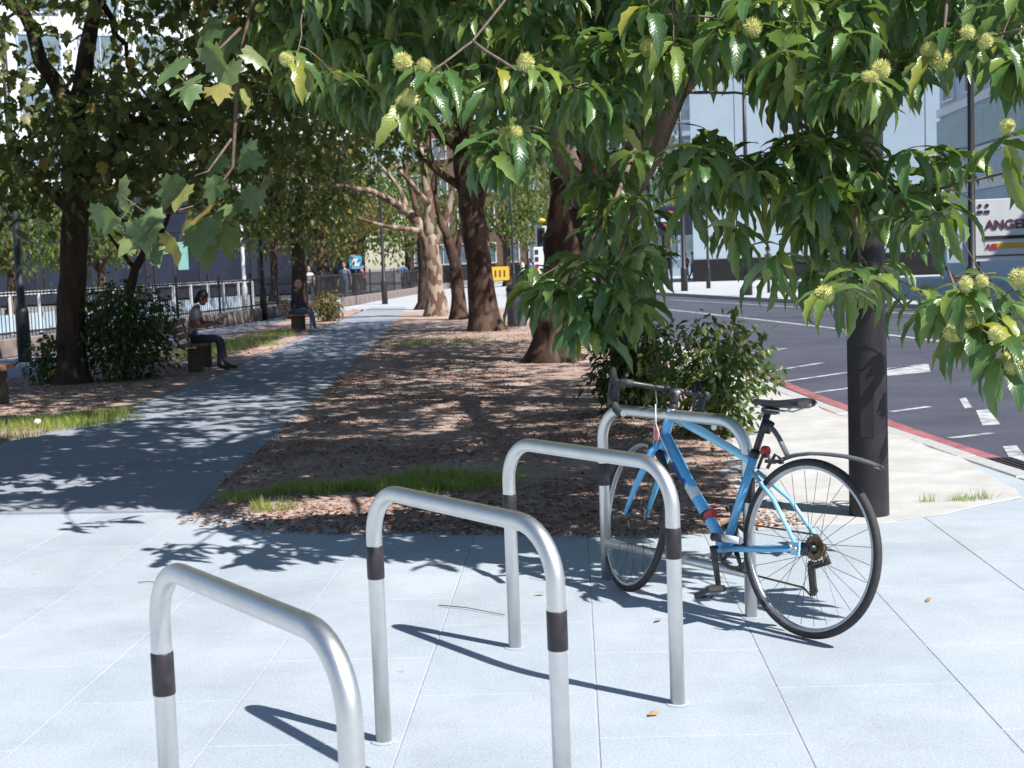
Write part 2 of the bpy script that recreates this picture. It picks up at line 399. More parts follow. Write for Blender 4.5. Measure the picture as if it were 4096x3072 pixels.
b = MB(); 
for a, c in zip(ys[:-1], ys[1:]):
    b.add([(fx(a) + .14, a, .0), (60, a, .0), (60, c, .0), (fx(c) + .14, c, .0)], [(0, 1, 2, 3)])
struct(b.build('far_pavement', M['plaza']))
b = MB()
for a, c in zip(ys[:-1], ys[1:]):
    p = [(fx(a), a), (fx(a) + .15, a), (fx(c) + .15, c), (fx(c), c)]
    b.add([(x, y, -.13) for x, y in p] + [(x, y, .006) for x, y in p], [(4, 5, 6, 7), (0, 1, 5, 4), (3, 0, 4, 7), (1, 2, 6, 5), (2, 3, 7, 6)])
struct(b.build('far_kerb', M['kerb']))
# near kerb of single stones
kerb = struct(MB().poly([(kx(40) - .15, 40), (kx(40), 40), (kx(109), 109), (kx(109) - .15, 109)], .008).build('kerb', M['kerb']))
ks = MB().box((0, 0, 0), (.15, .905, .25), bev=.012).mesh('kerbstone', M['kerb'])
y = 2.0
while y < 40:
    x0, x1 = kx(y), kx(y + .915); o = obj_from('kerbstone', ks, kerb)
    o.location = ((x0 + x1) / 2 - .075, y + .4575, -.112 + random.uniform(-.004, .004)); o.rotation_euler = (random.uniform(-.006, .006), 0, math.atan2(-(x1 - x0), .915)); y += .915
# paving slabs
pav = struct(MB().poly([(-9, -1.5), (kx(3) - .17, -1.5), (kx(3) - .17, 3), (kx(6) - .17, 6), (kx(9) - .16, 9), (kx(9.5) - .16, 9.5), (-9, 9.5)], .0066).build('paving', M['joint']))
SW, SL = .6, .9; ang = math.radians(2.7)
slab_me = MB().box((0, 0, -.021), (SW - .0035, SL - .0035, .06), bev=.0025).mesh('slab', M['slab'])
dx, dy = math.cos(ang), math.sin(ang)
for i in range(-16, 8):
    for j in range(-4, 12):
        u = .33 + i * SW; v = j * SL + (i % 2) * SL / 2
        x, y = u * dx + v * dy, -u * dy + v * dx
        if y < -1.2 or y > 9.0 or x < -8.6 or x + .32 > min(kx(y + .45), kx(y - .45)) - .16: continue
        if y > 7.0 and -8 < x < 2.2 and not (x < -1.2 and y < 9.0): 
            if x > -1.0 and y > 8.4: continue
        o = obj_from('slab', slab_me, pav); o.location = (x, y, random.uniform(-.0004, .0004)); o.rotation_euler = (random.uniform(-.0007, .0007), random.uniform(-.0007, .0007), -ang)

b = MB()
for a in np.arange(2.0, 9.5, .5): b.add([(kx(a) - .95, a, .0072), (kx(a) - .155, a, .0072), (kx(a + .5) - .155, a + .5, .0072), (kx(a + .5) - .95, a + .5, .0072)], [(0, 1, 2, 3)])
struct(b.build('kerb_edging', M['slab']))
def wavy(poly, amp=.12, step=.35, seed=0.):
    out = []
    for a, c in zip(poly, poly[1:] + poly[:1]):
        a, c = Vector((*a, 0)), Vector((*c, 0)); L = (c - a).length; n = max(1, int(L / step)); nr = Vector((-(c - a).y, (c - a).x, 0)) / max(L, 1e-6)
        for k in range(n):
            t = k / n; p = a.lerp(c, t); w = noise.noise(Vector((p.x * 1.3 + seed, p.y * 1.3, 0))) + .5 * noise.noise(Vector((p.x * 4 + seed, p.y * 4, 3.)))
            out.append((p.x + nr.x * w * amp, p.y + nr.y * w * amp))
    return out
def sheet(name, poly, z, m, th=.02):
    """one surface with a small skirt so that its edge has thickness"""
    bm = bmesh.new(); vs = [bm.verts.new((p[0], p[1], z)) for p in poly]; f = bm.faces.new(vs)
    if f.normal.z < 0: f.normal_flip()
    r = bmesh.ops.extrude_edge_only(bm, edges=list(bm.edges)); 
    for v in [q for q in r['geom'] if isinstance(q, bmesh.types.BMVert)]: v.co.z -= th
    bmesh.ops.triangulate(bm, faces=[f]); me = bpy.data.meshes.new(name); bm.to_mesh(me); bm.free(); me.materials.append(m)
    return obj_from(name, me)
path_r = [(-1.95, 8.3), (-2.02, 10), (-2.12, 12.5), (-2.37, 20), (-2.75, 30), (-3.15, 39), (-3.6, 48.5)]
path_l = [(-5.0, 50), (-4.75, 40), (-4.4, 29), (-4.15, 20), (-4.2, 14), (-4.6, 12), (-7.5, 10.6), (-7.5, 8.75), (-4, 8.55)]
struct(sheet('footpath', wavy(path_r + path_l, .035, .5), .022, M['path'], .04))
bed_r = [(-1.95, 8.3), (-1.45, 7.85), (-.6, 7.62), (.3, 7.25), (.9, 7.02), (1.7, 7.2), (2.3, 7.35), (2.75, 7.75), (kx(9.2) - .17, 9.2), (kx(12) - .17, 12), (kx(16) - .17, 16), (kx(28) - .17, 28), (kx(44) - .17, 44), (-3.4, 44)] + [(x - .5, y) for x, y in reversed(path_r[1:-1])]
struct(sheet('planting_bed', wavy(bed_r, .07, .3, 4.), .017, M['earth'], .05))
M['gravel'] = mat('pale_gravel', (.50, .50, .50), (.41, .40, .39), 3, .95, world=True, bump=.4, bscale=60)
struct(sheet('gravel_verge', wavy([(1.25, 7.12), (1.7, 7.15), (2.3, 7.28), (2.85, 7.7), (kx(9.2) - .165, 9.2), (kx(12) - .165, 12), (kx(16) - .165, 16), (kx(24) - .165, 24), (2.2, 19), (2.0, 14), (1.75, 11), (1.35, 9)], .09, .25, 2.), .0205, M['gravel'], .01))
bed_l = [(-4.7, 12.05), (-4.25, 14), (-4.2, 20), (-4.45, 29), (-4.8, 40), (-5.1, 48), (-6.1, 46), (-6.5, 40), (-6.95, 31), (-7.4, 24), (-7.3, 18), (-9.5, 17), (-9.5, 11.2), (-7.4, 10.7)]
struct(sheet('grass_verge', wavy(bed_l, .09, .3, 9.), .026, M['earth'], .05))
fence_line = [(-10.6, 20), (-9.9, 25), (-9.1, 30), (-7.9, 38), (-7.0, 47), (-6.2, 55), (-5.2, 66), (-3.9, 82), (-2.4, 100)]
p2 = [(-7.3, 17), (-7.4, 24), (-6.95, 31), (-6.5, 40), (-6.1, 46)] + [(x + .3, y) for x, y in reversed(fence_line[:5])]
struct(sheet('fence_path', p2, .012, M['path'], .05))
struct(sheet('plaza', [(-6.1, 46), (-5.0, 49), (-3.5, 43.5), (kx(43.5) - .17, 43.5), (kx(60) - .17, 60), (kx(108) - .17, 108), (-2.4, 108), (-6.0, 55), (-6.9, 46.5)], .012, M['plaza'], .05))
# road markings
def strip(name, pts, w, m, z=-.106):
    b = MB(); P = [Vector((p[0], p[1], 0)) for p in pts]
    for i in range(len(P) - 1):
        d = (P[i + 1] - P[i]).normalized(); n = Vector((-d.y, d.x, 0)) * w / 2
        q = [P[i] + n, P[i] - n, P[i + 1] - n, P[i + 1] + n]; b.add([(v.x, v.y, z) for v in q], [(0, 1, 2, 3)] if d.y < 0 else [(3, 2, 1, 0)])
    o = b.build(name, m); 
    return struct(o)
for off in (.12, .36):
    strip('red_route_line', [(kx(y) + off, y) for y in np.linspace(5, 24, 24)], .15, M['red_line'])
def GR(x, y): return G(x, y, -.106)
for a, c in (((1643, 805), (1779, 783)), ((1694, 824), (1832, 804)), ((1925, 889), (2008, 878)), ((2052, 946), (2146, 935)), ((1760, 848), (1850, 836)), ((1900, 800), (2000, 786)), ((1560, 770), (1700, 752))):
    strip('transverse_line', [GR(*a), GR(*c)], .08, M['white_line'])
def quad(name, px):
    P = [GR(*q) for q in px]; return struct(MB().add([(p.x, p.y, p.z) for p in P], [(0, 1, 2, 3)]).build(name, M['white_line']))
quad('broad_bar', [(1915, 812), (2010, 803), (2006, 787), (1915, 795)])
for q in ([(2084, 882), (2100, 880), (2086, 858), (2072, 862)], [(2122, 919), (2162, 917), (2134, 884), (2108, 886)], [(2198, 1020), (2240, 1020), (2196, 962), (2166, 964)]):
    quad('lane_dash', q)
strip('lane_line', [GR(1440, 668), GR(1602, 686), GR(1760, 704), GR(1960, 728), GR(2212, 760)], .13, M['white_line'])
strip('centre_line', [GR(1430, 646), GR(1800, 668), GR(2212, 690)], .1, M['white_line'])
# gully grate
gp = G(2148, 1016, -.1); gr = empty('drain_grate', (kx(gp.y + .25) + .245, gp.y + .25, -.106), 0.05)
tag(gr, 'dark iron drain grate let into the red kerb line at the right', 'drain grate')
MB().box((0, .26, .006), (.44, .03, .014)).box((0, -.26, .006), (.44, .03, .014)).box((-.205, 0, .006), (.03, .49, .014)).box((.205, 0, .006), (.03, .49, .014)).build('frame', M['cast_iron'], gr)
gb = MB().box((0, 0, 0), (.022, .49, .014)).mesh('bar', M['cast_iron'])
for k in range(8): obj_from('bar', gb, gr, (-.166 + k * .0475, 0, .005))
# concrete patches round the posts are built with the posts below

# ------------------------------------------------------------------ bicycle stands
SD = Vector((.585, -.811, 0)).normalized(); SWID, SH, SRAD, STUBE = .893, .80, .145, .0242
def hoop_path():
    zt = SH - STUBE; P = []
    P.append((0, -.03)); P.append((0, zt - SRAD))
    for k in range(1, 11):
        a = math.pi * (1 - k / 20); P.append((SRAD + SRAD * math.cos(a), zt - SRAD + SRAD * math.sin(a)))
    P.append((SWID - SRAD, zt))
    for k in range(1, 11):
        a = math.pi / 2 * (1 - k / 10); P.append((SWID - SRAD + SRAD * math.cos(a), zt - SRAD + SRAD * math.sin(a)))
    P.append((SWID, -.03))
    return [(x, 0, z) for x, z in P]
hoop_me = MB().tube(hoop_path(), STUBE, 24).mesh('hoop', M['steel'])
def wrap_me(zt):
    b = MB()
    b.lathe([(STUBE + .0012, zt - .1), (STUBE + .0022, zt - .098), (STUBE + .0022, zt - .002), (STUBE + .0012, zt)], 24); return b.mesh('tape_band', M['tape'])
patch_me = MB().lathe([(.040, .0), (.039, .0008), (.032, .0012), (.024, .002)], 20, cap=False).mesh('footing', M['slab'])
C_L = Vector((-.026, 5.062, .012))
stands = [('steel hoop bike stand cut off by the bottom left of the picture, frontmost', C_L + Vector((-.81, -1.935, 0)), (.569, .50), False),
          ('steel hoop bike stand second from the front, dark bands on both legs', C_L + Vector((-.407, -.972, 0)), (.603, .57), False),
          ('steel hoop bike stand third from the front, just ahead of the blue bicycle', C_L, (.58, .575), False),
          ('steel hoop bike stand with a low rail, behind the blue bicycle leaning on it', C_L + Vector((.42, 1.03, 0)), (.53, .56), True)]
for lab, loc, bands, rail in stands:
    r = empty('bike_stand', loc, math.atan2(SD.y, SD.x)); tag(r, lab, 'bike stand', 'row of steel bike stands')
    obj_from('hoop', hoop_me, r)
    for k, x in enumerate((0, SWID)):
        obj_from('tape_band', wrap_me(bands[k]), r, (x, 0, 0)); obj_from('footing', patch_me, r, (x, 0, -.0015))
    if rail: MB().tube([(0, 0, .17), (SWID, 0, .17)], .02, 14).build('low_rail', M['steel'], r)

# ------------------------------------------------------------------ dark column
pc = G(3497 / S, 2085 / S); r = empty('lamp_column', (pc.x, pc.y + .1, .012))
tag(r, 'thick dark painted steel column standing beside the blue bicycle rear wheel', 'post')
MB().lathe([(.108, -.03), (.106, .02), (.1035, .5), (.1035, 1.1), (.101, 1.13), (.0995, 2.6), (.095, 5.5)], 28).build('shaft', M['post'], r)
MB().box((-.028, -.0955, .62), (.07, .012, .36), rz=math.radians(-16), bev=.004).build('access_door', M['post'], r)
MB().lathe([(.20, 0), (.195, .008), (.14, .012), (.112, .014)], 24, cap=False).build('footing', M['kerb'], r, (0, 0, -.008))
MB().box((.055, -.0865, 1.72), (.014, .004, .09), rz=math.radians(30)).build('sticker', M['whitepaint'], r)

# ------------------------------------------------------------------ bicycle (local: x forward, y left, z up, origin at the rear contact)
BAZ, BLEAN = .6207, -.1123
fw = Vector((-math.sin(BAZ), math.cos(BAZ), 0)); lf = Vector((-math.cos(BAZ), -math.sin(BAZ), 0)); up = Vector((0, 0, 1))
up_l = up * math.cos(BLEAN) + lf * math.sin(BLEAN); lf_l = lf * math.cos(BLEAN) - up * math.sin(BLEAN)
bike = bpy.data.objects.new('bicycle', None); link(bike); bike.empty_display_size = .1
bike.matrix_world = Matrix(((fw.x, lf_l.x, up_l.x, 1.053), (fw.y, lf_l.y, up_l.y, 5.026), (fw.z, lf_l.z, up_l.z, .014), (0, 0, 0, 1)))
tag(bike, 'blue drop-bar road bicycle with black saddle and rear mudguard leaning on a stand', 'bicycle')
RW = .335
def place(M4): return lambda me, name, parent=bike: _place(me, name, parent, M4)
def _place(me, name, parent, M4):
    o = bpy.data.objects.new(name, me); link(o, parent); o.matrix_local = M4; return o
# wheel meshes, axle along y, centre at origin
def ring(R, r, n=72, m=10, sy=1.0):
    b = MB(); b.tube([(R * math.cos(2 * math.pi * k / n), 0, R * math.sin(2 * math.pi * k / n)) for k in range(n)], r, m, closed=True, sy=sy, refup=(0, 1, 0)); return b
def rim_mesh():
    n = 72; prof = [(.3105, -.0105), (.306, -.0112), (.297, -.0085), (.295, 0), (.297, .0085), (.306, .0112), (.3105, .0105), (.307, 0)]
    b = MB(); V = []; F = []
    for k in range(n):
        a = 2 * math.pi * k / n
        for rr, yy in prof: V.append((rr * math.cos(a), yy, rr * math.sin(a)))
    m = len(prof)
    for k in range(n):
        for i in range(m):
            j = (i + 1) % m; l = (k + 1) % n; F.append((k * m + i, k * m + j, l * m + j, l * m + i))
    b.add(V, F, 0, False); return b.mesh('rim', M['rimgrey'])
tyre_me = ring(RW - .016, .016).mesh('tyre', M['rubber']); rim_me = rim_mesh()
def spokes_me(n=28, hub=.022, off=.03):
    b = MB()
    for k in range(n):
        a = 2 * math.pi * (k + .3) / n; s = 1 if k % 2 else -1; ha = a + s * (.9 if (k // 2) % 2 else -.9)
        b.tube([(hub * math.cos(ha), s * off, hub * math.sin(ha)), (.289 * math.cos(a), 0, .289 * math.sin(a))], .0011, 4, cap=False)
    return b.mesh('spokes', M['alloy'])
spoke_one = None
def wheel(parent, M4, rear):
    w = bpy.data.objects.new('wheel', None); link(w, parent); w.matrix_local = M4; w.empty_display_size = .05
    I = Matrix.Identity(4)
    _place(tyre_me, 'tyre', w, I); _place(rim_me, 'rim', w, I)
    Rx = Matrix.Rotation(math.pi / 2, 4, 'X')
    b = MB(); b.lathe([(.008, -.05), (.024, -.034), (.024, -.03), (.013, -.024), (.013, .024), (.024, .03), (.024, .034), (.008, .05)], 14, M=Rx.to_3x3()); _place(b.mesh('hub', M['dark_alloy']), 'hub', w, I)
    sm = MB().tube([(.02, 0, 0), (.289, 0, 0)], .0011, 4, cap=False).mesh('spoke', M['dark_alloy'])
    n = 28
    for k in range(n):
        a = 2 * math.pi * (k + .3) / n; s = 1 if k % 2 else -1; ha = a + s * (1.1 if (k // 2) % 2 else -1.1)
        p0 = Vector((.022 * math.cos(ha), s * .03, .022 * math.sin(ha))); p1 = Vector((.289 * math.cos(a), 0, .289 * math.sin(a)))
        d = (p1 - p0); q = d.to_track_quat('X', 'Z').to_matrix().to_4x4(); o = obj_from('spoke', sm, w)
        o.matrix_local = Matrix.Translation(p0 - d.normalized() * .02) @ q @ Matrix.Scale((d.length + .02) / .289, 4, Vector((1, 0, 0)))
    return w
wheel(bike, Matrix.Translation((0, 0, RW)), True)
# frame
BB = Vector((.435, 0, .277)); SC = Vector((.312, 0, .637)); HT = Vector((.792, 0, .80)); HB = Vector((.834, 0, .672)); RA = Vector((0, 0, RW))
fr = MB()
fr.tube([HT + (HT - HB) * .02, HB], [.021, .0225], 14)
fr.tube([HB + Vector((-.006, 0, .025)), HB.lerp(BB, .5), BB], [.0225, .0245, .023], 14)
fr.tube([SC + (SC - BB) * .05, BB], [.0175, .0175], 14)
fr.lathe([(.022, -.034), (.022, .034)], 16, c=BB, M=Matrix.Rotation(math.pi / 2, 3, 'X'))
frame = fr.build('frame', M['blue'], bike)
MB().tube([HT + Vector((-.005, 0, -.024)), Vector((.62, 0, .727)), Vector((.43, 0, .667)), SC + Vector((.01, 0, -.008))], [.0205, .0195, .017, .0155], 14).build('top_tube', M['cyan'], frame)
for s in (1, -1):
    b = MB(); b.tube([SC + Vector((-.012, s * .015, -.045)), Vector((.15, s * .045, .50)), RA + Vector((.012, s * .066, .02))], [.0085, .0085, .008], 10)
    b.box(RA + Vector((.008, s * .066, .0)), (.04, .008, .05)); b.build('seat_stay', M['cyan'], frame)
    b = MB(); b.tube([BB + Vector((-.02, s * .028, -.004)), Vector((.22, s * .052, .30)), RA + Vector((.015, s * .066, -.004))], [.0125, .0115, .0095], 10); b.build('chain_stay', M['blue'], frame)
def decal(t0, t1, m, nm):
    p0, p1 = HB.lerp(BB, t0), HB.lerp(BB, t1); MB().tube([p0, p1], .0252, 14, cap=False).build(nm, m, frame)
decal(.22, .42, M['navy'], 'decal'); decal(.44, .56, M['whitepaint'], 'decal')
# strap with red clip on the down tube
p = HB.lerp(BB, .72); d = (BB - HB).normalized(); st = MB().tube([p - d * .012, p + d * .022], .0275, 14).build('strap', M['black'], frame)
MB().box(p + Vector((-.03, .012, .012)), (.045, .035, .03), ry=.5, bev=.006).build('clip', M['red'], st)
# seat post, saddle
sp = MB().tube([SC + (SC - BB) * .03, SC + (SC - BB) * .56], .0136, 12).tube([SC + (SC - BB) * .03, SC + (SC - BB) * .1], .02, 12).build('seat_post', M['black'], bike)
def saddle():
    b = MB(); V = []; F = []; n = 14; m = 10
    for i in range(n):
        t = i / (n - 1); x = .055 + t * .265
        w = .072 * (1 - t) ** 1.3 * min(1, (t + .06) / .14) + .017 + .006 * (1 - t); w *= min(1, (1.03 - t) / .05) ** .5
        h = .034 * (1 - .45 * t); zc = .868 + .012 * (1 - t) ** 2 - .004 * math.sin(t * 3.1)
        for k in range(m):
            a = 2 * math.pi * k / m; V.append((x, w * math.cos(a), zc + (h * .42 * math.sin(a) if math.sin(a) > 0 else h * .8 * math.sin(a))))
    for i in range(n - 1):
        for k in range(m):
            l = (k + 1) % m; F.append((i * m + k, i * m + l, (i + 1) * m + l, (i + 1) * m + k))
    F.append(list(range(m))); F.append([(n - 1) * m + k for k in reversed(range(m))])
    b.add(V, F, 0, True); return b
sad = saddle().build('saddle', M['saddle'], bike)
b = MB()
for s in (1, -1): b.tube([(.30, s * .008, .862), (.23, s * .022, .838), (.14, s * .024, .836), (.08, s * .034, .858)], .0035, 8)
b.build('saddle_rail', M['alloy'], sad)
MB().box((.236, 0, .834), (.05, .05, .03), bev=.008).build('saddle_clamp', M['dark_alloy'], sad)
# rear light
MB().lathe([(.012, 0), (.021, .004), (.021, .022), (.014, .028)], 14, c=(.262, 0, .676), M=Matrix.Rotation(-math.pi / 2, 3, 'Y')).build('rear_light', M['red'], bike)
# clip-on mudguard
b = MB().tube([(.245, 0, .775), (.215, 0, .762), (.185, 0, .735), (.135, 0, .67)], [.014, .013, .012, .012], 8, sy=.7); mg = b.build('mudguard_arm', M['mudguard'], bike)
MB().tube([(.255, 0, .752), (.235, 0, .79)], .021, 12).build('mudguard_clamp', M['black'], mg)
b = MB(); V = []; F = []; n = 16; sect = [(-1, -.5), (-.7, .1), (0, .35), (.7, .1), (1, -.5), (.7, -.05), (0, .18), (-.7, -.05)]
guide = [(.165, .652), (.12, .672), (.03, .688), (-.06, .694), (-.157, .694), (-.24, .686), (-.32, .668)]
for i in range(n):
    t = i / (n - 1) * (len(guide) - 1); k = min(int(t), len(guide) - 2); q = t - k; gx = guide[k][0] * (1 - q) + guide[k + 1][0] * q; gz = guide[k][1] * (1 - q) + guide[k + 1][1] * q
    w = .021 * min(1, (n - i) / 4 + .35) * min(1, .5 + i / 4)
    for a, c in sect: V.append((gx, a * w, gz + c * .016))
for i in range(n - 1):
    for k in range(8):
        l = (k + 1) % 8; F.append((i * 8 + k, i * 8 + l, i * 8 + 8 + l, i * 8 + 8 + k))
F.append(list(range(8))); F.append([(n - 1) * 8 + k for k in reversed(range(8))])
b.add(V, F, 0, True); b.build('mudguard', M['mudguard'], bike)
# rear brake
b = MB().tube([SC + Vector((-.03, .0, -.03)), Vector((.235, .03, .655)), Vector((.20, .034, .66)), Vector((.19, .02, .635))], .007, 8).tube([Vector((.235, 0, .61)), Vector((.225, -.03, .665)), Vector((.20, -.034, .65)), Vector((.19, -.02, .635))], .007, 8).box((.2, .022, .64), (.05, .01, .014)).box((.2, -.022, .64), (.05, .01, .014))
b.build('rear_brake', M['dark_alloy'], bike)
# drivetrain (far side)
Rx3 = Matrix.Rotation(math.pi / 2, 3, 'X')
def sprocket(R, y, th=.003, teeth=44, inner=.6):
    b = MB(); V = []; F = []
    for s in (-1, 1):
        for k in range(teeth * 2):
            a = math.pi * k / teeth; rr = R if k % 2 else R - .006; V.append((rr * math.cos(a), y + s * th / 2, rr * math.sin(a)))
        for k in range(teeth * 2):
            a = math.pi * k / teeth; V.append((R * inner * math.cos(a), y + s * th / 2, R * inner * math.sin(a)))
    m = teeth * 2
    for k in range(m):
        l = (k + 1) % m; F += [(k, l, m + l, m + k), (2 * m + k, 3 * m + k, 3 * m + l, 2 * m + l), (k, 2 * m + k, 2 * m + l, l), (m + k, m + l, 3 * m + l, 3 * m + k)]
    return b.add(V, F)
cr = sprocket(.098, -.045, teeth=46, inner=.8); chain = cr.build('chainring', M['dark_alloy'], bike); chain.location = BB
b = MB()
for k in range(5):
    a = k * 2 * math.pi / 5 + .4; b.tube([(.015 * math.cos(a), -.05, .015 * math.sin(a)), (.085 * math.cos(a), -.047, .085 * math.sin(a))], [.012, .007], 6)
b.build('spider', M['dark_alloy'], chain)
cs = MB()
for k in range(8):
    q = sprocket(.05 - k * .0032, -.026 - k * .0042, .002, 20, .45); cs.add(q.v, q.f)
c_ = cs.build('cassette', M['brass'], bike); c_.location = RA
ax = MB().tube([RA + Vector((0, .085, 0)), RA + Vector((0, -.085, 0))], .006, 10).tube([RA + Vector((0, .072, 0)), RA + Vector((0, .088, 0))], .012, 10).tube([RA + Vector((0, .088, 0)), RA + Vector((.03, .09, .025))], .004, 6).build('axle', M['alloy'], bike)
b = MB(); ca = [(BB + Vector((.02, -.045, .098))), RA + Vector((0, -.04, .048)), RA + Vector((-.046, -.042, .01)), RA + Vector((-.03, -.045, -.045)), RA + Vector((.035, -.047, -.075)), RA + Vector((-.01, -.048, -.165)), RA + Vector((.02, -.048, -.185)), RA + Vector((.06, -.047, -.16)), BB + Vector((-.03, -.045, -.094)), BB + Vector((.06, -.045, -.078)), BB + Vector((.098, -.045, 0)), BB + Vector((.07, -.045, .07))]
b.tube(ca, .0042, 6, closed=True); b.build('chain', M['brass'], bike)
der = MB().tube([RA + Vector((-.005, -.07, -.012)), RA + Vector((-.02, -.085, -.05)), RA + Vector((.03, -.06, -.075))], [.012, .016, .014], 8).box(RA + Vector((.02, -.05, -.12)), (.028, .012, .11), ry=.2, bev=.004).build('derailleur', M['black'], bike)
for dz in (-.072, -.165):
    q = sprocket(.021, -.05, .006, 11, .3).build('jockey_wheel', M['black'], der); q.location = RA + Vector((.03 if dz > -.1 else .012, 0, dz))
# cranks and pedals
def crank(s, ang):
    e = BB + Vector((.17 * math.sin(ang), s * .078, -.17 * math.cos(ang)))
    c = MB().tube([BB + Vector((0, s * .05, 0)), BB + Vector((0, s * .07, 0)), BB.lerp(e, .12) + Vector((0, s * .06, 0)), e], [.013, .015, .0145, .0115], 10, sy=.7).build('crank', M['dark_alloy'], bike)
    pd = bpy.data.objects.new('pedal', None); link(pd, c); pd.location = e + Vector((0, s * .05, -.004)); pd.rotation_euler = (0, .5, 0); pd.empty_display_size = .03
    MB().box((.038, 0, 0), (.014, .088, .026), bev=.004).box((-.038, 0, 0), (.014, .088, .026), bev=.004).box((0, s * .04, 0), (.085, .01, .022), bev=.003).build('cage', M['black'], pd)
    MB().box((0, -s * .01, .0), (.07, .016, .02)).tube([(0, -s * .055, 0), (0, s * .036, 0)], .009, 8).build('axle_body', M['alloy'], pd)
    MB().box((.046, 0, 0), (.004, .04, .014)).build('reflector', M['red'], pd)
crank(1, -.34); crank(-1, -.34 + math.pi)
# silver tube strapped along the left chain stay
pu = MB().tube([(.445, .062, .318), (.385, .062, .321)], .017, 14).build('pump', M['black'], bike)
MB().tube([(.385, .062, .321), (.295, .062, .324)], .0155, 14).build('barrel', M['whitepaint'], pu)
# ---- steered front end
AX = (HT - HB).normalized(); STEER = math.radians(-19)
RS = Matrix.Translation(HB) @ Matrix.Rotation(STEER, 4, AX) @ Matrix.Translation(-HB)
def steer(o): o.matrix_local = RS; return o
FA = Vector((1.012, 0, RW))
wheel(bike, RS @ Matrix.Translation(FA), False)
cr0 = HB - AX * .025
b = MB().tube([HB - AX * .001, cr0 - AX * .012], [.0235, .026], 14)
fork = steer(b.build('fork', M['blue'], bike))
for s in (1, -1):
    MB().tube([cr0 + Vector((0, s * .018, 0)), cr0 + Vector((.012, s * .036, -.03)), cr0.lerp(FA, .6) + Vector((.004, s * .047, 0)), FA + Vector((-.003, s * .05, 0))], [.017, .0165, .013, .009], 12).build('fork_blade', M['blue'], fork)
MB().tube([FA + Vector((0, .066, 0)), FA + Vector((0, -.066, 0))], .006, 10).build('axle', M['alloy'], fork)
b = MB().tube([cr0 + Vector((.03, 0, .0)), cr0 + Vector((.045, .034, -.01)), cr0 + Vector((.045, .036, -.055))], .007, 8).tube([cr0 + Vector((.03, 0, .0)), cr0 + Vector((.045, -.034, -.01)), cr0 + Vector((.045, -.036, -.055))], .007, 8).box(cr0 + Vector((.045, .024, -.05)), (.05, .01, .014)).box(cr0 + Vector((.045, -.024, -.05)), (.05, .01, .014))
steer(b.build('front_brake', M['black'], bike))
ST = HT + AX * .055; BC = ST + Vector((.085, 0, .034))
b = MB().tube([HT, HT + AX * .03], .0195, 14).tube([HT + AX * .03, ST + AX * .025], .0165, 14).tube([ST, BC], [.0175, .0155], 12).tube([BC + Vector((0, -.022, 0)), BC + Vector((0, .022, 0))], .0205, 12)
stem = steer(b.build('stem', M['black'], bike)); MB().tube([ST + AX * .024, ST + AX * .036], .0165, 14).build('stem_cap', M['alloy'], stem)
MB().tube([HT + AX * .001, HT + AX * .009], .0215, 14).build('headset', M['alloy'], stem)
half = [(0, 0, 0), (0, .10, 0), (0, .165, 0), (.008, .187, 0), (.03, .198, -.001), (.07, .201, -.010), (.087, .202, -.045), (.075, .204, -.085), (.045, .206, -.115), (.0, .208, -.128), (-.05, .209, -.13)]
pl = [Vector((x, -y, z)) for x, y, z in reversed(half[1:])] + [Vector(p) for p in half]
bar = steer(MB().tube([BC + p for p in pl], .0125, 12).build('handlebar', M['black'], bike))
for s in (1, -1):
    MB().tube([BC + Vector((x, s * y, z)) for x, y, z in half[2:]], .0165, 12).build('bar_tape', M['tapegrip'], bar)
    e = BC + Vector((-.05, s * .209, -.13)); MB().tube([e, e + Vector((-.006, 0, 0))], .014, 10).build('bar_plug', M['alloy'], bar)
    h = BC + Vector((.075, s * .202, -.012))
    hd = MB().tube([h + Vector((-.012, 0, -.004)), h + Vector((.02, 0, .012)), h + Vector((.055, 0, .028)), h + Vector((.075, 0, .062)), h + Vector((.079, 0, .075))], [.017, .0175, .017, .0155, .008], 10).build('brake_hood', M['black'], bar)
    MB().tube([h + Vector((.062, 0, .03)), h + Vector((.085, 0, .0)), h + Vector((.08, 0, -.05)), h + Vector((.066, 0, -.095))], [.007, .007, .006, .005], 8, sy=1.3).build('brake_lever', M['dark_alloy'], hd)
# cables
b = MB().tube([BC + Vector((.02, .05, -.005)), BC + Vector((.03, .03, -.06)), HB + Vector((.045, .03, .03)), HB + Vector((.03, .026, -.03))], .0028, 6)
steer(b.build('brake_cable', M['cable'], bike))
MB().tube([HT + Vector((.055, .045, .02)), HT + Vector((.04, .05, -.06)), HB + Vector((-.01, .034, .02)), HB.lerp(BB, .2) + Vector((0, .026, .004))], .0026, 6).build('gear_cable', M['cable'], bike)
pk = MB().box(HB + Vector((.005, .034, .022)), (.026, .014, .052), ry=.2, bev=.004).build('tag', M['pink'], bike)
MB().tube([HB + Vector((.0, .034, -.004)), HB + Vector((.02, .03, -.05)), HB + Vector((.035, .03, -.10))], .003, 6).build('tag_strap', M['cable'], pk)

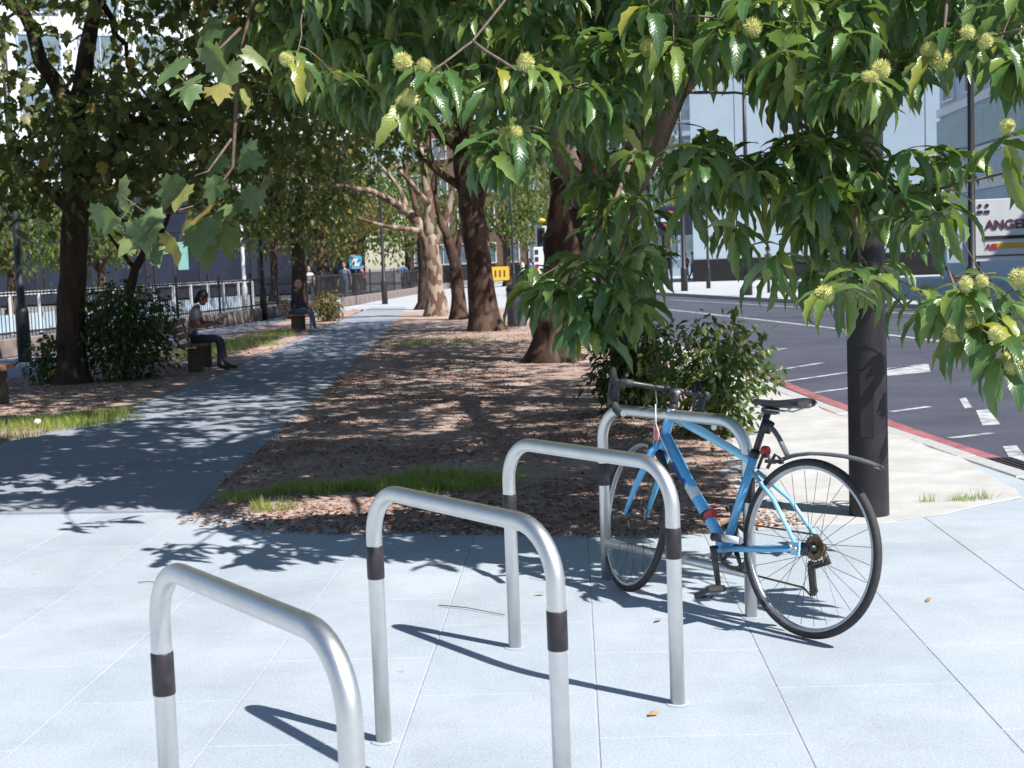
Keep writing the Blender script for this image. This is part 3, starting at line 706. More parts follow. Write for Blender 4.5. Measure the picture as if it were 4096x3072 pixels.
# ------------------------------------------------------------------ leaves
def lance_leaf(L, W, th0, th1, fold=.35, seg=9, twist=0., teeth=.16):
    """chestnut leaf: drooping, folded along the midrib, toothed edge; grows along +x"""
    V, U, F = [], [], []; x = z = 0.; pet = .12
    for i in range(seg + 1):
        t = i / seg; th = th0 + (th1 - th0) * t ** .8
        if i: x += L / seg * math.cos(th); z += L / seg * math.sin(th)
        prof = 0.035 if t < .08 else max(.02, (math.sin(math.pi * min(1, (t - .03) / .97) ** .85)) ** .8 * (1 - .12 * t))
        w = W * .44 * prof * (1 + (teeth if i % 2 else -teeth) * (1 if .1 < t < .95 else 0))
        nx, nz = -math.sin(th), math.cos(th); tw = twist * t
        for sgn in (-1, 0, 1):
            y = sgn * w * math.cos(fold); h = abs(sgn) * w * math.sin(fold) + (tw * y if sgn else 0)
            V.append((x + nx * h, y, z + nz * h)); U.append((t, sgn * prof))
        if i:
            a = 3 * (i - 1); b = 3 * i
            for k in (0, 1): F += [(a + k, b + k, b + k + 1), (a + k, b + k + 1, a + k + 1)]
    return np.array(V), np.array(F), np.array(U)
rd = math.radians
CH = [lance_leaf(.20, .066, rd(15), rd(-82), .4, twist=.2), lance_leaf(.21, .062, rd(-10), rd(-86), .55, twist=-.2), lance_leaf(.185, .07, rd(30), rd(-65), .3), lance_leaf(.20, .064, rd(-35), rd(-88), .6, twist=.15), lance_leaf(.17, .062, rd(35), rd(-30), .25), lance_leaf(.22, .068, rd(0), rd(-95), .45)]
def lobed_leaf(curl):
    pts = [(0.0, 0.0), (-.04, .10), (.10, .20), (.02, .34), (.22, .33), (.30, .40), (.42, .26), (.62, .34), (.66, .16), (.82, .10), (1.0, 0.0)]
    full = pts + [(x, -y) for x, y in reversed(pts[1:-1])]
    V = [(.30, 0, .03 * curl)] + [(x, y, -curl * (.25 * (x - .3) ** 2 + .55 * y * y) + .05 * math.sin(9 * y + 4 * x)) for x, y in full]; n = len(full)
    F = [(0, 1 + k, 1 + (k + 1) % n) for k in range(n)]; U = [(v[0], v[1]) for v in V]
    return np.array(V), np.array(F), np.array(U)
PL = [lobed_leaf(.3), lobed_leaf(.9), lobed_leaf(1.5)]
def simple_leaf(bend):
    V = [(0, 0, 0), (.45, .26, -.05 * bend), (.5, 0, .06), (.45, -.26, -.05 * bend), (1, 0, -.2 * bend)]
    return np.array(V), np.array([(0, 2, 1), (0, 3, 2), (1, 2, 4), (2, 3, 4)]), np.array([(v[0], v[1]) for v in V])
SM = [simple_leaf(.3), simple_leaf(1.2), simple_leaf(2.0)]

# where light reaches the ground in the photograph
front_lit = lerp_fn([-9, -5, -3.3, -2.4, -1.95, -1.55, -1.1, -.62, -.3, .1, .5, 1.1, 1.5, 1.7, 2.2, 2.6], [9.6, 8.9, 8.6, 8.55, 8.2, 7.5, 7.15, 6.75, 6.3, 6.2, 6.1, 6.2, 6.5, 7.4, 10.2, 12.5])
def blocks_near(P):
    """sun path to the low plane leaves stays open"""
    c = np.array([-2.05, 8.5, 2.1]); d = np.array(SUN); q = np.asarray(P) - c; t = q @ d; return (np.linalg.norm(q - t[..., None] * d, axis=-1) < .42) & (t > .15)
def sunlit(x, y):
    """True where nothing may stand between this spot and the sun"""
    a = y < front_lit(x)
    a |= (x > 1.55) & (y < 11.0) & (y > 5.5)
    a |= (x > kx(y) - .5) & (y < 60)
    a |= (y > 37) & (x > -6.5)
    a |= (x > -1.75) & (x < -.5) & (y > 7.95) & (y < 8.6)
    a |= (x > -5.6) & (x < -4.1) & (y > 12.6) & (y < 13.6)
    a |= (x > -4.9) & (x < -4.3) & (y > 24.5) & (y < 30)
    return a
class Clumps:
    pass
def ok_points(P, low, hole=None, depthmin=0.0):
    px, py, z = PIX(P); inf = (px > -40) & (px < 2250) & (py > -60) & (py < 1700) & (z > 0)
    good = ~inf | (py < low(px))
    sx, sy = SHADOW(P); good &= ~(sunlit(sx, sy)); good &= ~blocks_near(P)
    good &= z > depthmin
    if hole is not None: good &= ~(inf & hole(px, py, RNG.random(len(P))))
    return good

def bezier(a, b, c, n, jit=0.0):
    out = []
    for k in range(n + 1):
        t = k / n; p = a * (1 - t) ** 2 + b * 2 * t * (1 - t) + c * t * t
        if 0 < k < n: p = p + Vector((random.uniform(-1, 1), random.uniform(-1, 1), random.uniform(-1, 1))) * jit
        out.append(p)
    return out
def tree(name, label, trunk, bark, forks, crown_pts, leafset, lmat, lsize, per, spread, group=None, nbr=14, trunk_n=12, twigs=True, leafname='crown'):
    """trunk: [(Vector, r)]; forks: list of limb paths; crown_pts: clump centres (N,3)"""
    base = trunk[0][0]; root = empty(name, (base.x, base.y, 0)); tag(root, label, 'tree', group)
    off = -Vector((base.x, base.y, 0))
    def flare(path):
        P = [p + off for p, _ in path]; R = [r for _, r in path]; return P, R
    P, R = flare(trunk)
    P2, R2 = [P[0] - Vector((0, 0, .1))] , [R[0] * 1.5]
    for i in range(len(P) - 1):
        for k in range(4):
            t = k / 4; q = P[i].lerp(P[i + 1], t); h = q.z; P2.append(q + Vector((random.uniform(-1, 1), random.uniform(-1, 1), 0)) * R[i] * .06)
            R2.append((R[i] * (1 - t) + R[i + 1] * t) * (1 + .55 * math.exp(-h / .22)) * random.uniform(.95, 1.05))
    P2.append(P[-1]); R2.append(R[-1]); dd_ = (P[-1] - P[-2]).normalized(); P2.append(P[-1] + dd_ * R[-1] * .7); R2.append(R[-1] * .75); P2.append(P[-1] + dd_ * R[-1] * 1.1); R2.append(R[-1] * .3)
    MB().tube(P2, R2, trunk_n).build('trunk', bark, root)
    ends = []
    for path in forks:
        Pp, Rr = flare(path); P3, R3 = [], []
        for i in range(len(Pp) - 1):
            for k in range(3):
                t = k / 3; P3.append(Pp[i].lerp(Pp[i + 1], t) + Vector((random.uniform(-1, 1), random.uniform(-1, 1), random.uniform(-1, 1))) * Rr[i] * .25); R3.append(Rr[i] * (1 - t) + Rr[i + 1] * t)
        P3.append(Pp[-1]); R3.append(Rr[-1]); MB().tube(P3, R3, 9).build('branch', bark, root); ends += [(p, r) for p, r in zip(P3[2:], R3[2:])]
    if not ends: ends = [(P[-1], R[-1])]
    C = np.array(crown_pts) + np.array(off)
    if len(C):
        idx = RNG.choice(len(C), min(nbr, len(C)), replace=False)
        for i in idx:
            tgt = Vector(C[i]); e, r = min(ends, key=lambda q: (q[0] - tgt).length + random.uniform(0, 1.0)); mid = e.lerp(tgt, .5) + Vector((0, 0, .25 * (tgt - e).length * random.uniform(-.2, .7)))
            path = bezier(e, mid, tgt, 7, .05 * (tgt - e).length ** .5); r0 = min(r * .6, .02 + .012 * (tgt - e).length)
            MB().tube(path, [r0 * (1 - k / 8) + .004 for k in range(8)], 6).build('branch', bark, root)
            ends += [(p, r0 * .6) for p in path[3:6]]
        N = len(C) * per; Q = np.repeat(C, per, 0) + RNG.normal(0, 1, (N, 3)) * np.array([spread, spread, spread * .7])
        keep = ok_points(Q - np.array(off), crown_low, crown_hole); Q = Q[keep]; N = len(Q)
        Rm = rot_zyx(RNG.uniform(0, 6.283, N), RNG.normal(.75, .45, N), RNG.normal(0, .5, N))
        me = scatter(leafname, leafset, RNG.integers(0, len(leafset), N), Q, Rm, lsize * RNG.uniform(.7, 1.3, N), lmat)
        o = obj_from(leafname, me, root); o['kind'] = 'stuff'
    return root
def ell(c, r, n, shell=.45):
    d = RNG.normal(0, 1, (n, 3)); d /= np.linalg.norm(d, axis=1)[:, None]; q = shell + (1 - shell) * RNG.random(n) ** .6
    return np.array(c) + d * q[:, None] * np.array(r)
crown_low0 = lerp_fn([0, 60, 110, 190, 250, 330, 420, 540, 620, 700, 760, 830, 880, 930, 1000, 1100, 1300, 1400, 1440, 1520, 2212], [505, 500, 525, 520, 500, 470, 480, 560, 590, 575, 540, 520, 470, 400, 330, 320, 340, 330, 200, 120, 60])
def crown_low(x): x = np.asarray(x, float); return crown_low0(x) + 26 * np.sin(x * .061) + 20 * np.sin(x * .173 + 1) - 18
def crown_hole(px, py, rnd):
    h = (px > 20) & (px < 360) & (py > 20) & (py < 225 - .1 * px + 45 * np.sin(px * .045) + 25 * np.sin(px * .11 + 2)) & (rnd < .52)
    h |= (px < 560) & (np.sin(px * .055 + 1.3) * np.sin(py * .07 + .4) > .55) & (rnd < .6)
    h |= (px < 60) & (py > 60) & (py < 260) & (rnd < .5)
    return h
def W_(x, y, Y, r): return (AT(x, y, Y), r)
def clumps(c, r, n, shell=.45):
    P = ell(c, r, n, shell); return P[ok_points(P, lambda x: crown_low(x) - 12, crown_hole)]

# T1 dark tree on the left
b1 = G(155, 832); Y = b1.y
tree('plane_tree', 'dark-trunked tree at far left rising out of a shrub', [(b1, .20), W_(152, 700, Y, .19), W_(160, 560, Y, .19), W_(165, 430, Y, .18), W_(160, 250, Y, .16)], M['bark_dark'],
     [[W_(160, 260, Y, .14), W_(90, 130, Y, .10), W_(20, -60, Y, .07)], [W_(160, 250, Y, .14), W_(200, 60, Y, .10), W_(230, -150, Y, .06)], [W_(163, 420, Y, .10), W_(260, 300, Y - .6, .07), W_(380, 190, Y - 1.2, .04)], [W_(163, 460, Y, .08), W_(80, 390, Y, .06), W_(-20, 340, Y, .04)]],
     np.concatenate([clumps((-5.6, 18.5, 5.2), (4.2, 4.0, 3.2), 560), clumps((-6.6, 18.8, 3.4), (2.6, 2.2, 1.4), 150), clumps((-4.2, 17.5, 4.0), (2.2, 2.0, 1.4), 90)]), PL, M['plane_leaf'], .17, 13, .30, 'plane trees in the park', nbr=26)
# T0: tree standing out of the picture to the left, its low branch hangs into view
b0 = Vector((-6.4, 10.2, 0))
near_c = AT(400, 430, 8.6)
tree('plane_tree', 'plane tree just out of view at left whose leafy boughs hang over the path', [(b0, .26), (Vector((-6.3, 10.1, 2.2)), .23), (Vector((-6.1, 10.0, 3.6)), .21)], M['bark_plane'],
     [[(Vector((-6.1, 10, 3.5)), .15), (Vector((-4.4, 9.4, 4.6)), .10), (Vector((-2.6, 8.8, 4.3)), .05)], [(Vector((-6.1, 10, 3.5)), .15), (Vector((-5.0, 9.0, 5.4)), .10), (Vector((-3.5, 8, 6.2)), .05)], [(Vector((-6.1, 10, 3.5)), .13), (Vector((-6.8, 10.8, 5.4)), .09), (Vector((-6.6, 11.5, 7)), .05)]],
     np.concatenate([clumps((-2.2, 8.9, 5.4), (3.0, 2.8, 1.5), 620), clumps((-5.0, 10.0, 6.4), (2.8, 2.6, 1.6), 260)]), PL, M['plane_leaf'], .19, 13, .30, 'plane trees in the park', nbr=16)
# T2
Y = 42.; 
tree('plane_tree', 'slim dark tree behind the seated bald man', [(Vector((AT(648, 690, Y).x, Y, 0)), .24), W_(646, 560, Y, .22), W_(638, 470, Y, .20)], M['bark_dark'],
     [[W_(640, 480, Y, .15), W_(590, 430, Y, .11), W_(540, 330, Y, .06)], [W_(638, 470, Y, .16), W_(655, 360, Y, .11), W_(690, 200, Y, .06)], [W_(640, 500, Y, .1), W_(700, 440, Y, .07), W_(760, 400, Y, .04)]],
     np.concatenate([clumps((-7.5, 41, 6.6), (6.0, 5, 4.4), 520), clumps((-6.8, 40, 3.9), (3.4, 3, 1.4), 170)]), SM, M['plane_leaf'], .24, 16, .5, 'plane trees in the park', nbr=18)
# orange-turning foliage in the middle distance
# T3 pale plane trees
b3 = G(945, 684); Y = b3.y
tree('plane_tree', 'pale mottled plane tree with spreading bare limbs, nearest of the pale group', [(b3, .28), W_(938, 610, Y, .26), W_(930, 520, Y, .24)], M['bark_plane'],
     [[W_(930, 530, Y, .19), W_(880, 455, Y, .13), W_(800, 412, Y - 1, .08), W_(720, 400, Y - 2, .04)], [W_(930, 522, Y, .19), W_(925, 430, Y, .14), W_(905, 330, Y, .08)], [W_(932, 540, Y, .16), W_(965, 460, Y, .12), W_(985, 380, Y, .07)], [W_(915, 500, Y, .1), W_(840, 490, Y - 1, .06), W_(770, 470, Y - 1, .03)], [W_(880, 455, Y, .09), W_(860, 400, Y, .06), W_(815, 350, Y, .03)], [W_(925, 440, Y, .1), W_(890, 400, Y - 1, .07), W_(830, 330, Y - 1, .04)]],
     clumps((-2.6, 39, 7.6), (6, 5.5, 3.6), 420), SM, M['plane_leaf'], .24, 14, .5, 'plane trees in the park', nbr=18)
b3 = G(924, 669); Y = b3.y
tree('plane_tree', 'brown plane trunk just left of and behind the palest trunk', [(b3, .30), W_(921, 600, Y, .26), W_(915, 520, Y, .22)], M['bark_brown'],
     [[W_(915, 525, Y, .16), W_(895, 440, Y, .1), W_(870, 340, Y, .06)], [W_(915, 520, Y, .15), W_(930, 420, Y, .1), W_(950, 330, Y, .05)]], clumps((-3.0, 45, 8.5), (5, 5, 3.5), 220), SM, M['plane_leaf'], .24, 12, .5, 'plane trees in the park', nbr=8)
b3 = G(992, 691); Y = b3.y
tree('plane_tree', 'slim brown plane trunk between the pale tree and the thick dark trunk', [(b3, .20), W_(988, 620, Y, .18), W_(984, 565, Y, .16), W_(968, 520, Y, .14)], M['bark_brown'],
     [[W_(968, 522, Y, .11), W_(950, 470, Y, .08), W_(935, 400, Y, .05)], [W_(985, 560, Y, .1), W_(1000, 480, Y, .07), W_(1010, 380, Y, .04)]], clumps((-1.6, 36, 8.0), (4, 4, 3.0), 200), SM, M['plane_leaf'], .22, 12, .45, 'plane trees in the park', nbr=8)
# T4 thick dark trunk
b4 = G(1051, 716); Y = b4.y
tree('plane_tree', 'thick dark brown trunk leaning left beside the litter bin', [(b4, .30), W_(1040, 620, Y, .285), W_(1026, 500, Y, .27), W_(1010, 400, Y, .25), W_(1000, 320, Y, .22)], M['bark_brown'],
     [[W_(1000, 330, Y, .18), W_(985, 220, Y, .14), W_(960, 60, Y, .09)], [W_(1022, 470, Y, .15), W_(1048, 380, Y, .12), W_(1062, 280, Y, .08), W_(1090, 100, Y, .05)], [W_(1012, 410, Y, .11), W_(965, 385, Y, .08), W_(900, 330, Y - .6, .05)], [W_(1000, 330, Y, .12), W_(950, 290, Y, .09), W_(880, 210, Y, .05)]],
     np.concatenate([clumps((-.4, 28.0, 8.0), (5.6, 6.0, 3.8), 760), clumps((-2.2, 28, 5.2), (3.4, 3.4, 1.6), 170)]), PL, M['plane_leaf'], .19, 14, .42, 'plane trees in the park', nbr=22)
# T5
b5 = G(1196, 782); Y = b5.y
tree('plane_tree', 'dark trunk half hidden by hanging chestnut leaves left of the chestnut trunk', [(b5, .31), W_(1203, 690, Y, .30), W_(1222, 560, Y, .31), W_(1228, 470, Y, .30), W_(1232, 400, Y, .26)], M['bark_brown'],
     [[W_(1230, 430, Y, .18), W_(1195, 340, Y, .14), W_(1150, 200, Y, .08)], [W_(1232, 410, Y, .2), W_(1270, 320, Y, .15), W_(1300, 150, Y, .09)], [W_(1228, 450, Y, .15), W_(1300, 390, Y - .4, .1), W_(1370, 300, Y - .8, .06)]],
     np.concatenate([clumps((.2, 19.0, 7.2), (4.8, 5.6, 3.0), 900), clumps((-.6, 16, 6.2), (3.6, 4.2, 1.8), 500)]), PL, M['plane_leaf'], .18, 15, .36, 'plane trees in the park', nbr=20)

# ------------------------------------------------------------------ sweet chestnut
cbase = G(1378, 872); Y = cbase.y
chest = empty('chestnut_tree', (cbase.x, cbase.y, 0)); coff = np.array([cbase.x, cbase.y, 0.])
tag(chest, 'sweet chestnut tree with glossy toothed leaves and spiky husks over the bicycle', 'tree')
def CB(path, nm='trunk', n=12, jit=.05):
    P3, R3 = [], []
    for i in range(len(path) - 1):
        for k in range(4):
            t = k / 4; P3.append(path[i][0].lerp(path[i + 1][0], t) + Vector((random.uniform(-1, 1), random.uniform(-1, 1), random.uniform(-1, 1))) * path[i][1] * jit); R3.append(path[i][1] * (1 - t) + path[i + 1][1] * t)
    P3.append(path[-1][0]); R3.append(path[-1][1])
    o = MB().tube([p - Vector(coff) for p in P3], R3, n).build(nm, M['bark_chest'] if nm == 'trunk' else M['twig'], chest); return P3, R3
CB([(cbase - Vector((0, 0, .1)), .36), (cbase + Vector((0, 0, .15)), .27), W_(1366, 740, Y, .24), W_(1340, 610, Y, .225), W_(1300, 520, Y, .22), W_(1268, 440, Y, .20)])
limbs = []
lim_def = [
 [W_(1272, 450, Y, .15), W_(1330, 400, Y - 1.2, .12), W_(1410, 350, Y - 2.6, .10), (Vector((1.3, 9.0, 3.0)), .08), (Vector((1.2, 7.4, 3.5)), .055), (Vector((1.3, 6.0, 3.3)), .03)],
 [W_(1268, 440, Y, .15), W_(1200, 330, Y - 1, .12), (Vector((.2, 10, 3.6)), .09), (Vector((-.2, 8.0, 3.7)), .06), (Vector((-.6, 6.6, 3.3)), .03)],
 [W_(1268, 440, Y, .14), (Vector((.9, 11.6, 3.6)), .11), (Vector((.6, 9.6, 4.6)), .08), (Vector((.6, 7.4, 4.6)), .05), (Vector((.7, 6.0, 4.2)), .03)],
 [W_(1300, 420, Y - .8, .10), (Vector((2.0, 10.6, 3.4)), .08), (Vector((2.4, 8.8, 3.6)), .06), (Vector((2.4, 7.0, 3.3)), .035), (Vector((2.2, 5.8, 2.8)), .02)],
 [W_(1268, 440, Y, .12), (Vector((.1, 13, 4.0)), .09), (Vector((-1.2, 12, 5.0)), .06), (Vector((-2.0, 10.6, 5.0)), .03)],
 [W_(1280, 430, Y, .12), (Vector((1.0, 13.4, 4.6)), .09), (Vector((.8, 13, 6.2)), .05)],
 [(Vector((1.3, 9.0, 3.0)), .05), (Vector((1.0, 8.0, 2.6)), .03), AT(1330, 420, 7.0) and (AT(1330, 430, 7.0), .018), (AT(1250, 560, 6.8), .010)],
]
for d in lim_def:
    P3, R3 = CB([(q[0], q[1] * (.62 if i else .8)) for i, q in enumerate(d)], 'branch', 8, .2); limbs += list(zip(P3, R3))
hero_br = [
 [W_(1600, 120, 6.6, .013), W_(1650, 195, 6.3, .012), W_(1697, 258, 6.1, .011), W_(1775, 290, 6.0, .010), W_(1872, 352, 5.8, .009), W_(1932, 415, 5.7, .008), W_(1975, 470, 5.6, .007), W_(2012, 540, 5.5, .006)],
 [W_(1660, 205, 6.2, .009), W_(1690, 255, 6.0, .008), W_(1702, 330, 5.9, .006)],
 [W_(1872, 352, 5.8, .008), W_(1850, 470, 5.6, .007), W_(1858, 575, 5.5, .006), W_(1905, 615, 5.4, .0055), W_(1950, 660, 5.35, .004)],
 [W_(1932, 415, 5.7, .007), W_(1990, 420, 5.5, .006), W_(2080, 395, 5.3, .005), W_(2190, 370, 5.2, .005)],
 [W_(1520, 60, 6.6, .012), W_(1480, 200, 6.6, .009), W_(1590, 200, 6.4, .006), W_(1655, 210, 6.3, .004)],
 [W_(1480, 200, 6.6, .009), W_(1430, 330, 6.7, .016), W_(1390, 400, 6.9, .012), W_(1340, 540, 6.9, .008), W_(1310, 640, 6.8, .005)],
 [W_(2012, 540, 5.5, .006), W_(2060, 600, 5.3, .006), W_(2150, 590, 5.2, .005)], [W_(2050, 590, 5.3, .006), W_(2090, 690, 5.1, .005), W_(2160, 740, 5.0, .004)],
 [W_(1140, -60, 6.2, .007), W_(1020, 90, 6.0, .006), W_(940, 150, 5.9, .005), W_(880, 220, 5.8, .004)], [W_(1020, 90, 6.0, .008), W_(1140, 170, 5.8, .006), W_(1240, 190, 5.7, .004)],
 [W_(1140, 170, 5.8, .006), W_(1110, 290, 5.7, .004), W_(1060, 350, 5.7, .003)], [W_(2050, -40, 5.4, .008), W_(2040, 60, 5.3, .006), W_(2100, 90, 5.2, .005), W_(2212, 60, 5.0, .004)],
 [W_(1900, -60, 5.6, .012), W_(1890, 100, 5.5, .007), W_(1880, 170, 5.4, .004)], [W_(1600, -40, 5.8, .012), W_(1610, 40, 5.7, .006), W_(1400, 30, 5.7, .004)], [W_(1310, 640, 6.8, .005), W_(1230, 620, 6.7, .004), W_(1160, 625, 6.6, .003)],
]
for d in hero_br:
    P3, R3 = CB(d, 'branch', 7, .3); limbs += list(zip(P3, R3))
LP = np.array([tuple(p) for p, _ in limbs])
# clusters: (pixel x, pixel y, depth, leaves, burrs)
hero = [(885, 140, 5.9, 7, 1), (932, 165, 5.8, 9, 1), (882, 226, 5.8, 7, 2), (640, 135, 6.6, 7, 1), (738, 182, 6.7, 7, 1), (1140, 140, 5.7, 10, 2), (1060, 195, 5.9, 8, 0), (985, 190, 5.9, 9, 0), (1240, 165, 5.7, 9, 0), (1310, 190, 5.9, 8, 0), (1392, 128, 5.7, 9, 2), (1405, 12, 5.6, 6, 0),
 (1470, 105, 5.9, 8, 0), (1110, 305, 5.6, 8, 2), (1062, 350, 5.7, 7, 1), (1190, 318, 5.9, 4, 0), (1602, 72, 5.5, 8, 2), (1655, 70, 5.7, 7, 0), (1882, 172, 5.3, 10, 3), (2006, 134, 5.2, 8, 2), (2102, 95, 5.1, 8, 2), (2192, 288, 5.0, 6, 1), (1640, 335, 5.9, 8, 0),
 (1535, 385, 6.2, 8, 0), (1720, 330, 5.8, 8, 0), (1480, 392, 6.4, 7, 0), (1770, 390, 5.7, 8, 0), (1830, 335, 5.8, 8, 0), (1700, 400, 5.9, 8, 0), (1610, 420, 6.0, 7, 0), (1960, 322, 5.4, 8, 0), (2060, 325, 5.3, 8, 0), (2150, 305, 5.2, 7, 0), (1995, 430, 5.5, 7, 0), (1930, 480, 5.5, 7, 0),
 (1792, 640, 5.2, 11, 2), (1870, 615, 5.3, 8, 0), (1835, 585, 5.4, 6, 0), (1675, 565, 5.7, 8, 0), (1640, 600, 5.9, 6, 0), (2005, 485, 5.4, 7, 0), (2040, 470, 5.3, 6, 0), (2100, 622, 5.1, 9, 2), (2072, 722, 5.0, 10, 3), (2170, 735, 4.9, 8, 1), (2165, 795, 4.9, 7, 3), (2025, 640, 5.2, 7, 0), (2190, 625, 5.0, 7, 1),
 (2140, 690, 5.0, 7, 0), (1155, 622, 6.2, 8, 0), (1200, 605, 6.2, 8, 0), (1262, 590, 6.2, 8, 0), (1352, 565, 6.2, 8, 0), (1308, 500, 6.9, 8, 0), (1285, 655, 6.2, 7, 0), (1390, 640, 6.2, 7, 0), (1410, 525, 6.2, 7, 0), (1345, 420, 6.9, 8, 0), (1500, 450, 6.3, 6, 0), (1262, 720, 6.2, 6, 0), (1330, 625, 6.2, 7, 0), (1290, 570, 6.9, 7, 0), (1590, 500, 6.1, 4, 0), (1255, 690, 6.2, 7, 0), (1300, 735, 6.2, 6, 0), (1235, 640, 6.2, 7, 0), (1320, 690, 6.2, 6, 0), (1375, 690, 6.2, 6, 0), (1180, 650, 6.2, 6, 0), (1760, 480, 5.8, 6, 0), (1820, 450, 5.8, 7, 0)]
CLU = [(AT(x, y, d + random.uniform(-.1, .1)), n, nb) for x, y, d, n, nb in hero]
# crown fill in and above the picture, partly unseen clusters added for their shade
ch_low = lerp_fn([560, 640, 720, 830, 880, 940, 1000, 1060, 1120, 1230, 1290, 1400, 1425, 1500, 1660, 1720, 1800, 1880, 1960, 2040, 2130, 2212], [110, 190, 210, 260, 220, 190, 190, 200, 240, 260, 300, 250, 150, 130, 135, 190, 240, 200, 160, 110, 110, 170])
def fill(n, box, bound):
    P = np.stack([RNG.uniform(a, c, n) for a, c in box], 1); px, py, z = PIX(P); inf = (px > -60) & (px < 2270) & (py > -70) & (py < 1700)
    sx, sy = SHADOW(P); g = ~sunlit(sx, sy); g &= np.where(inf, py < bound(px), True); g &= ~(inf & (px < 560)); g &= ~((~inf) & (P[:, 2] < 2.7)); g &= (P[:, 1] > 4.6); g &= ~blocks_near(P)
    return P[g], inf[g]
F1, I1 = fill(9000, ((-2.4, 2.8), (5.2, 9.5), (1.9, 3.9)), ch_low)
F2, I2 = fill(2600, ((-3.2, 3.4), (5.5, 14.5), (3.2, 6.0)), ch_low)
F3, I3 = fill(5000, ((.3, 5.2), (5.5, 14), (3.6, 6.8)), ch_low); sx3, sy3 = SHADOW(F3); F3 = F3[~I3 & (sx3 > -2.4) & (sx3 < 1.5) & (sy3 > 7.6) & (sy3 < 24)]  # unseen leaf clusters added so that their shade falls on the earth bed
n4 = 1500; z4 = RNG.uniform(4.0, 6.4, n4); gx4 = RNG.uniform(-5.6, 1.3, n4); gy4 = RNG.uniform(8.7, 25, n4); F4 = np.stack([gx4 + SUN_H.x * SHK * z4, gy4 + SUN_H.y * SHK * z4, z4], 1)  # more unseen clusters, set sunward of the ground they are added to shade
px4, py4, _ = PIX(F4); F4 = F4[~((px4 > -60) & (px4 < 2270) & (py4 > -70)) & ~sunlit(gx4, gy4) & ~blocks_near(F4) & ~((gx4 < -2.1) & (RNG.random(n4) < .4))]
for r_ in ((1790, 1930, 230, 480, 11), (1900, 2060, 330, 470, 8), (1030, 1230, 270, 335, 9), (1700, 1800, 250, 420, 8), (1431, 1580, 280, 370, 9), (1560, 1720, 430, 520, 5), (1740, 1920, 575, 640, 7), (1440, 1860, 345, 400, 14), (1690, 1860, 300, 480, 16), (1880, 2050, 395, 480, 9), (1990, 2212, 600, 700, 8), (1120, 1430, 560, 660, 9), (1265, 1420, 420, 560, 14), (1240, 1400, 330, 420, 10), (1480, 1620, 340, 390, 5)):
    for k in range(r_[4]): CLU.append((AT(random.uniform(r_[0], r_[1]), random.uniform(r_[2], r_[3]), random.uniform(5.7, 7.2) if r_[0] > 1430 else random.uniform(5.7, 6.4) if r_[0] == 1030 else random.uniform(7.0, 8.6)), random.randint(6, 8), 0))
for p in np.concatenate([F1[I1][:900], F1[~I1][:420], F2[:620], F3[:900], F4]): CLU.append((Vector(p), random.randint(6, 9), 1 if random.random() < .04 else 0))
# burr mesh
def burr_mesh():
    n = 260; ga = math.pi * (3 - math.sqrt(5)); V, F = [], []
    m = MB(); R = .027
    m.lathe([(R * math.cos(a), R * math.sin(a)) for a in np.linspace(-1.5, 1.5, 9)], 14)
    for k in range(n):
        z = 1 - 2 * (k + .5) / n; r = math.sqrt(1 - z * z); a = k * ga; d = Vector((r * math.cos(a), r * math.sin(a), z)); t = d.orthogonal().normalized(); w = d.cross(t)
        tip = d * (R + random.uniform(.009, .015)) + Vector((random.uniform(-1, 1), random.uniform(-1, 1), random.uniform(-1, 1))) * .004; q = R * .96; s = .0026
        m.add([d * q + t * s, d * q - t * s * .5 + w * s * .87, d * q - t * s * .5 - w * s * .87, tip], [(0, 1, 3), (1, 2, 3), (2, 0, 3)])
    return m.mesh('burr', M['burr'])
burr_me = burr_mesh()
LPs, LAz, LTi, LRo, LS, LV = [], [], [], [], [], []; tw = MB()
LPd = {i: [] for i in range(1)}; node = LP.copy(); order_c = np.argsort([((LP - np.array(p)) ** 2).sum(1).min() for p, _, _ in CLU])
CLU = [CLU[i] for i in order_c]; nodes = np.empty((len(LP) + 4 * len(CLU), 3)); nodes[:len(LP)] = LP; nn = len(LP)
for p, n, nb in CLU:
    pa = np.array(p); dd = nodes[:nn] - pa; j = int(np.argmin((dd ** 2).sum(1) + .5 * np.minimum(0, dd[:, 2] + .02) ** 2)); e = Vector(nodes[j]); dist = (e - p).length
    if dist > .05:
        mid = e.lerp(p, .55) + Vector((0, 0, .10 * dist + .02)); path = bezier(e, mid, p, 6, .014 * min(dist, 1.2)); r0 = min(.002 + .0035 * dist, .010)
        tw.tube([q - Vector(coff) for q in path], [r0 * (1 - k / 7) + .0016 for k in range(7)], 5, cap=False)
        for q in path[2:6]: nodes[nn] = q; nn += 1
    a0 = random.uniform(0, 6.28); dirv = (p - e).normalized() if dist > .05 else Vector((0, 0, -1))
    for k in range(n):
        t = random.uniform(0, .10); q = p - dirv * t
        LPs.append((q.x, q.y, q.z)); LAz.append(a0 + 6.283 * k / n + random.gauss(0, .35)); LTi.append(random.gauss(.05, .22)); LRo.append(random.gauss(0, .28)); LS.append(random.uniform(.85, 1.3)); LV.append(random.randrange(6))
    for k in range(nb):
        o = obj_from('burr', burr_me, chest); o.location = p + Vector((random.uniform(-.045, .045), random.uniform(-.06, .0), random.uniform(.0, .045))) - Vector(coff)
        o.rotation_euler = (random.uniform(0, 6), random.uniform(0, 6), random.uniform(0, 6)); k_ = random.uniform(.62, 1.15); o.scale = (k_ * random.uniform(.92, 1.08), k_ * random.uniform(.92, 1.08), k_)
o = tw.build('twig', M['twig'], chest); o['kind'] = 'stuff'
LPs = np.array(LPs); LV = np.array(LV); LS = np.array(LS); LR = rot_zyx(np.array(LAz), np.array(LTi), np.array(LRo))
